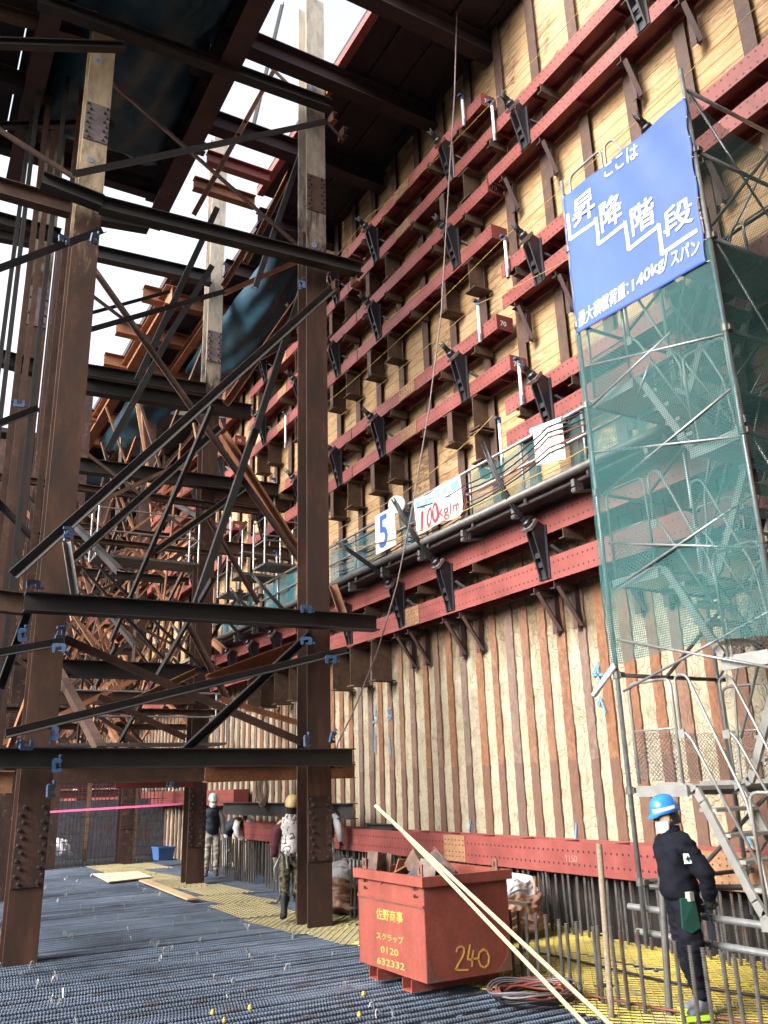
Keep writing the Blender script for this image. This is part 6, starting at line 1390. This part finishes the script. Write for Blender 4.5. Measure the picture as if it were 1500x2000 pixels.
person('person in a blue helmet and dark work jacket standing in profile by the stair tower', Vector((6.17, 5.72, 0.045)), (-.90, .36),
       stand(head=(0, .035, 1.56), neck=(0, .01, 1.445), look=Vector((0, 1, -.12)), upper=(0, -.01, 1.36), chest=(0, 0, 1.24), shL=(-.185, .0, 1.36), elL=(-.245, -.13, 1.12), wrL=(-.15, -.20, .90), haL=(-.09, -.22, .82), shR=(.185, .0, 1.36), elR=(.24, -.14, 1.12), wrR=(.14, -.21, .90), haR=(.08, -.23, .83), anL=(-.10, -.04, .09), toL=(-.11, .12, .05), knL=(-.10, .0, .49), anR=(.10, -.12, .09), toR=(.115, .04, .05), knR=(.10, -.03, .49)),
       1.0, helmet='bluehelmet', band='whitepaint', hand='glove', shoe='greyshoe', extra=ex_blue, fat=1.0)
def ex_camo(t, X, g):
    mb = MB(); mb.lathe([(.165, .945), (.172, .95), (.172, 1.0), (.165, 1.005)], (0, 0, 0), 20); mb.v = [X @ Vector((v.x, v.y * .85, v.z)) for v in mb.v]; mb.build('tool_belt', 'leather', t)
    for x, l, m in ((-.10, .22, 'silver'), (-.04, .16, 'leather'), (.06, .2, 'silver'), (.12, .24, 'leather'), (-.15, .2, 'leather')):
        mb = MB(); mb.cyl(X @ Vector((x, -.165, .96)), X @ Vector((x + .02, -.185, .96 - l)), .014, 6); mb.build('hand_tool', m, t)
    mb = MB(); mb.tube([X @ Vector(q) for q in ((-.17, -.05, .95), (-.27, -.07, .75), (-.25, -.08, .56), (-.16, -.06, .62))], .009, 6); mb.build('safety_lanyard', 'silver', t, smooth=True)
    mb = MB(); mb.lathe([(.07, 0), (.11, .05), (.10, .10), (.075, .12)], (0, -.03, 1.40), 14); mb.v = [X @ v for v in mb.v]; mb.build('hood', 'camovest', t, smooth=True)
person('person in camouflage trousers and patterned vest looking up beside the middle column', Vector((5.70, 13.02, 0.03)), (.30, .95),
       stand(head=(0, -.04, 1.585), neck=(0, -.005, 1.47), look=Vector((0.05, .8, .6)), elL=(-.26, .0, 1.12), wrL=(-.255, .05, .88)), 1.02, top='camovest', sleeve='maroon', bottom='camo', helmet='creamhelmet', hand='beige', shoe='boot', mask=False, extra=ex_camo, lowleg=True)
person('person in white helmet, mask and navy vest standing left of the bending worker', Vector((6.98, 20.6, 0.03)), (-.25, -1), stand(), 1.03, top='navyvest', sleeve='whitecloth', bottom='beige', hand='beige')
person('person in a white helmet bending over the rebar behind the leaning row', Vector((7.75, 21.6, 0.03)), (.75, -.65),
       stand(pelvis=(0, -.12, .88), waist=(0, -.02, 1.0), chest=(0, .16, 1.12), upper=(0, .27, 1.18), neck=(0, .34, 1.20), head=(0, .45, 1.18), look=Vector((0, .3, -1)), shL=(-.18, .26, 1.16), elL=(-.24, .30, .88), wrL=(-.16, .46, .72), haL=(-.14, .53, .66), shR=(.18, .26, 1.16), elR=(.24, .30, .88), wrR=(.16, .46, .72), haR=(.14, .53, .66), hipL=(-.095, -.10, .86), hipR=(.095, -.10, .86)),
       1.0, top='navyvest', sleeve='whitecloth', bottom='whitecloth', hand='maroon', mask=False)
def ex_back(t, X, g):
    mb = MB(); mb.tube([X @ Vector(q) for q in ((-.12, -.14, 1.40), (0, -.175, 1.18), (.12, -.14, 1.40))], .018, 6); mb.tube([X @ Vector(q) for q in ((0, -.175, 1.18), (0, -.15, .98), (.05, -.14, .8))], .016, 6); mb.box(X @ Vector((-.02, -.18, 1.12)), (.12, .12, .18)); mb.build('harness', 'leather', t)
    mb = MB(); mb.lathe([(.168, .96), (.175, .97), (.175, 1.02), (.168, 1.03)], (0, 0, 0), 20); mb.v = [X @ Vector((v.x, v.y * .85, v.z)) for v in mb.v]; mb.build('tool_belt', 'leather', t)
    mb = MB(); mb.tube([X @ Vector(q) for q in ((-.1, -.16, .98), (-.14, -.19, .70), (-.12, -.17, .45), (-.02, -.16, .30))], .016, 6); mb.build('safety_rope', 'leather', t)
person('person in white helmet and navy vest partly hidden behind the middle column', Vector((7.50, 15.55, 0.03)), (.55, .85),
       stand(elR=(.27, -.02, 1.12), wrR=(.28, .08, .88), haR=(.28, .12, .8)), 1.03, top='navyvest', sleeve='whitecloth', bottom='whitecloth', hand='glove', extra=ex_back)
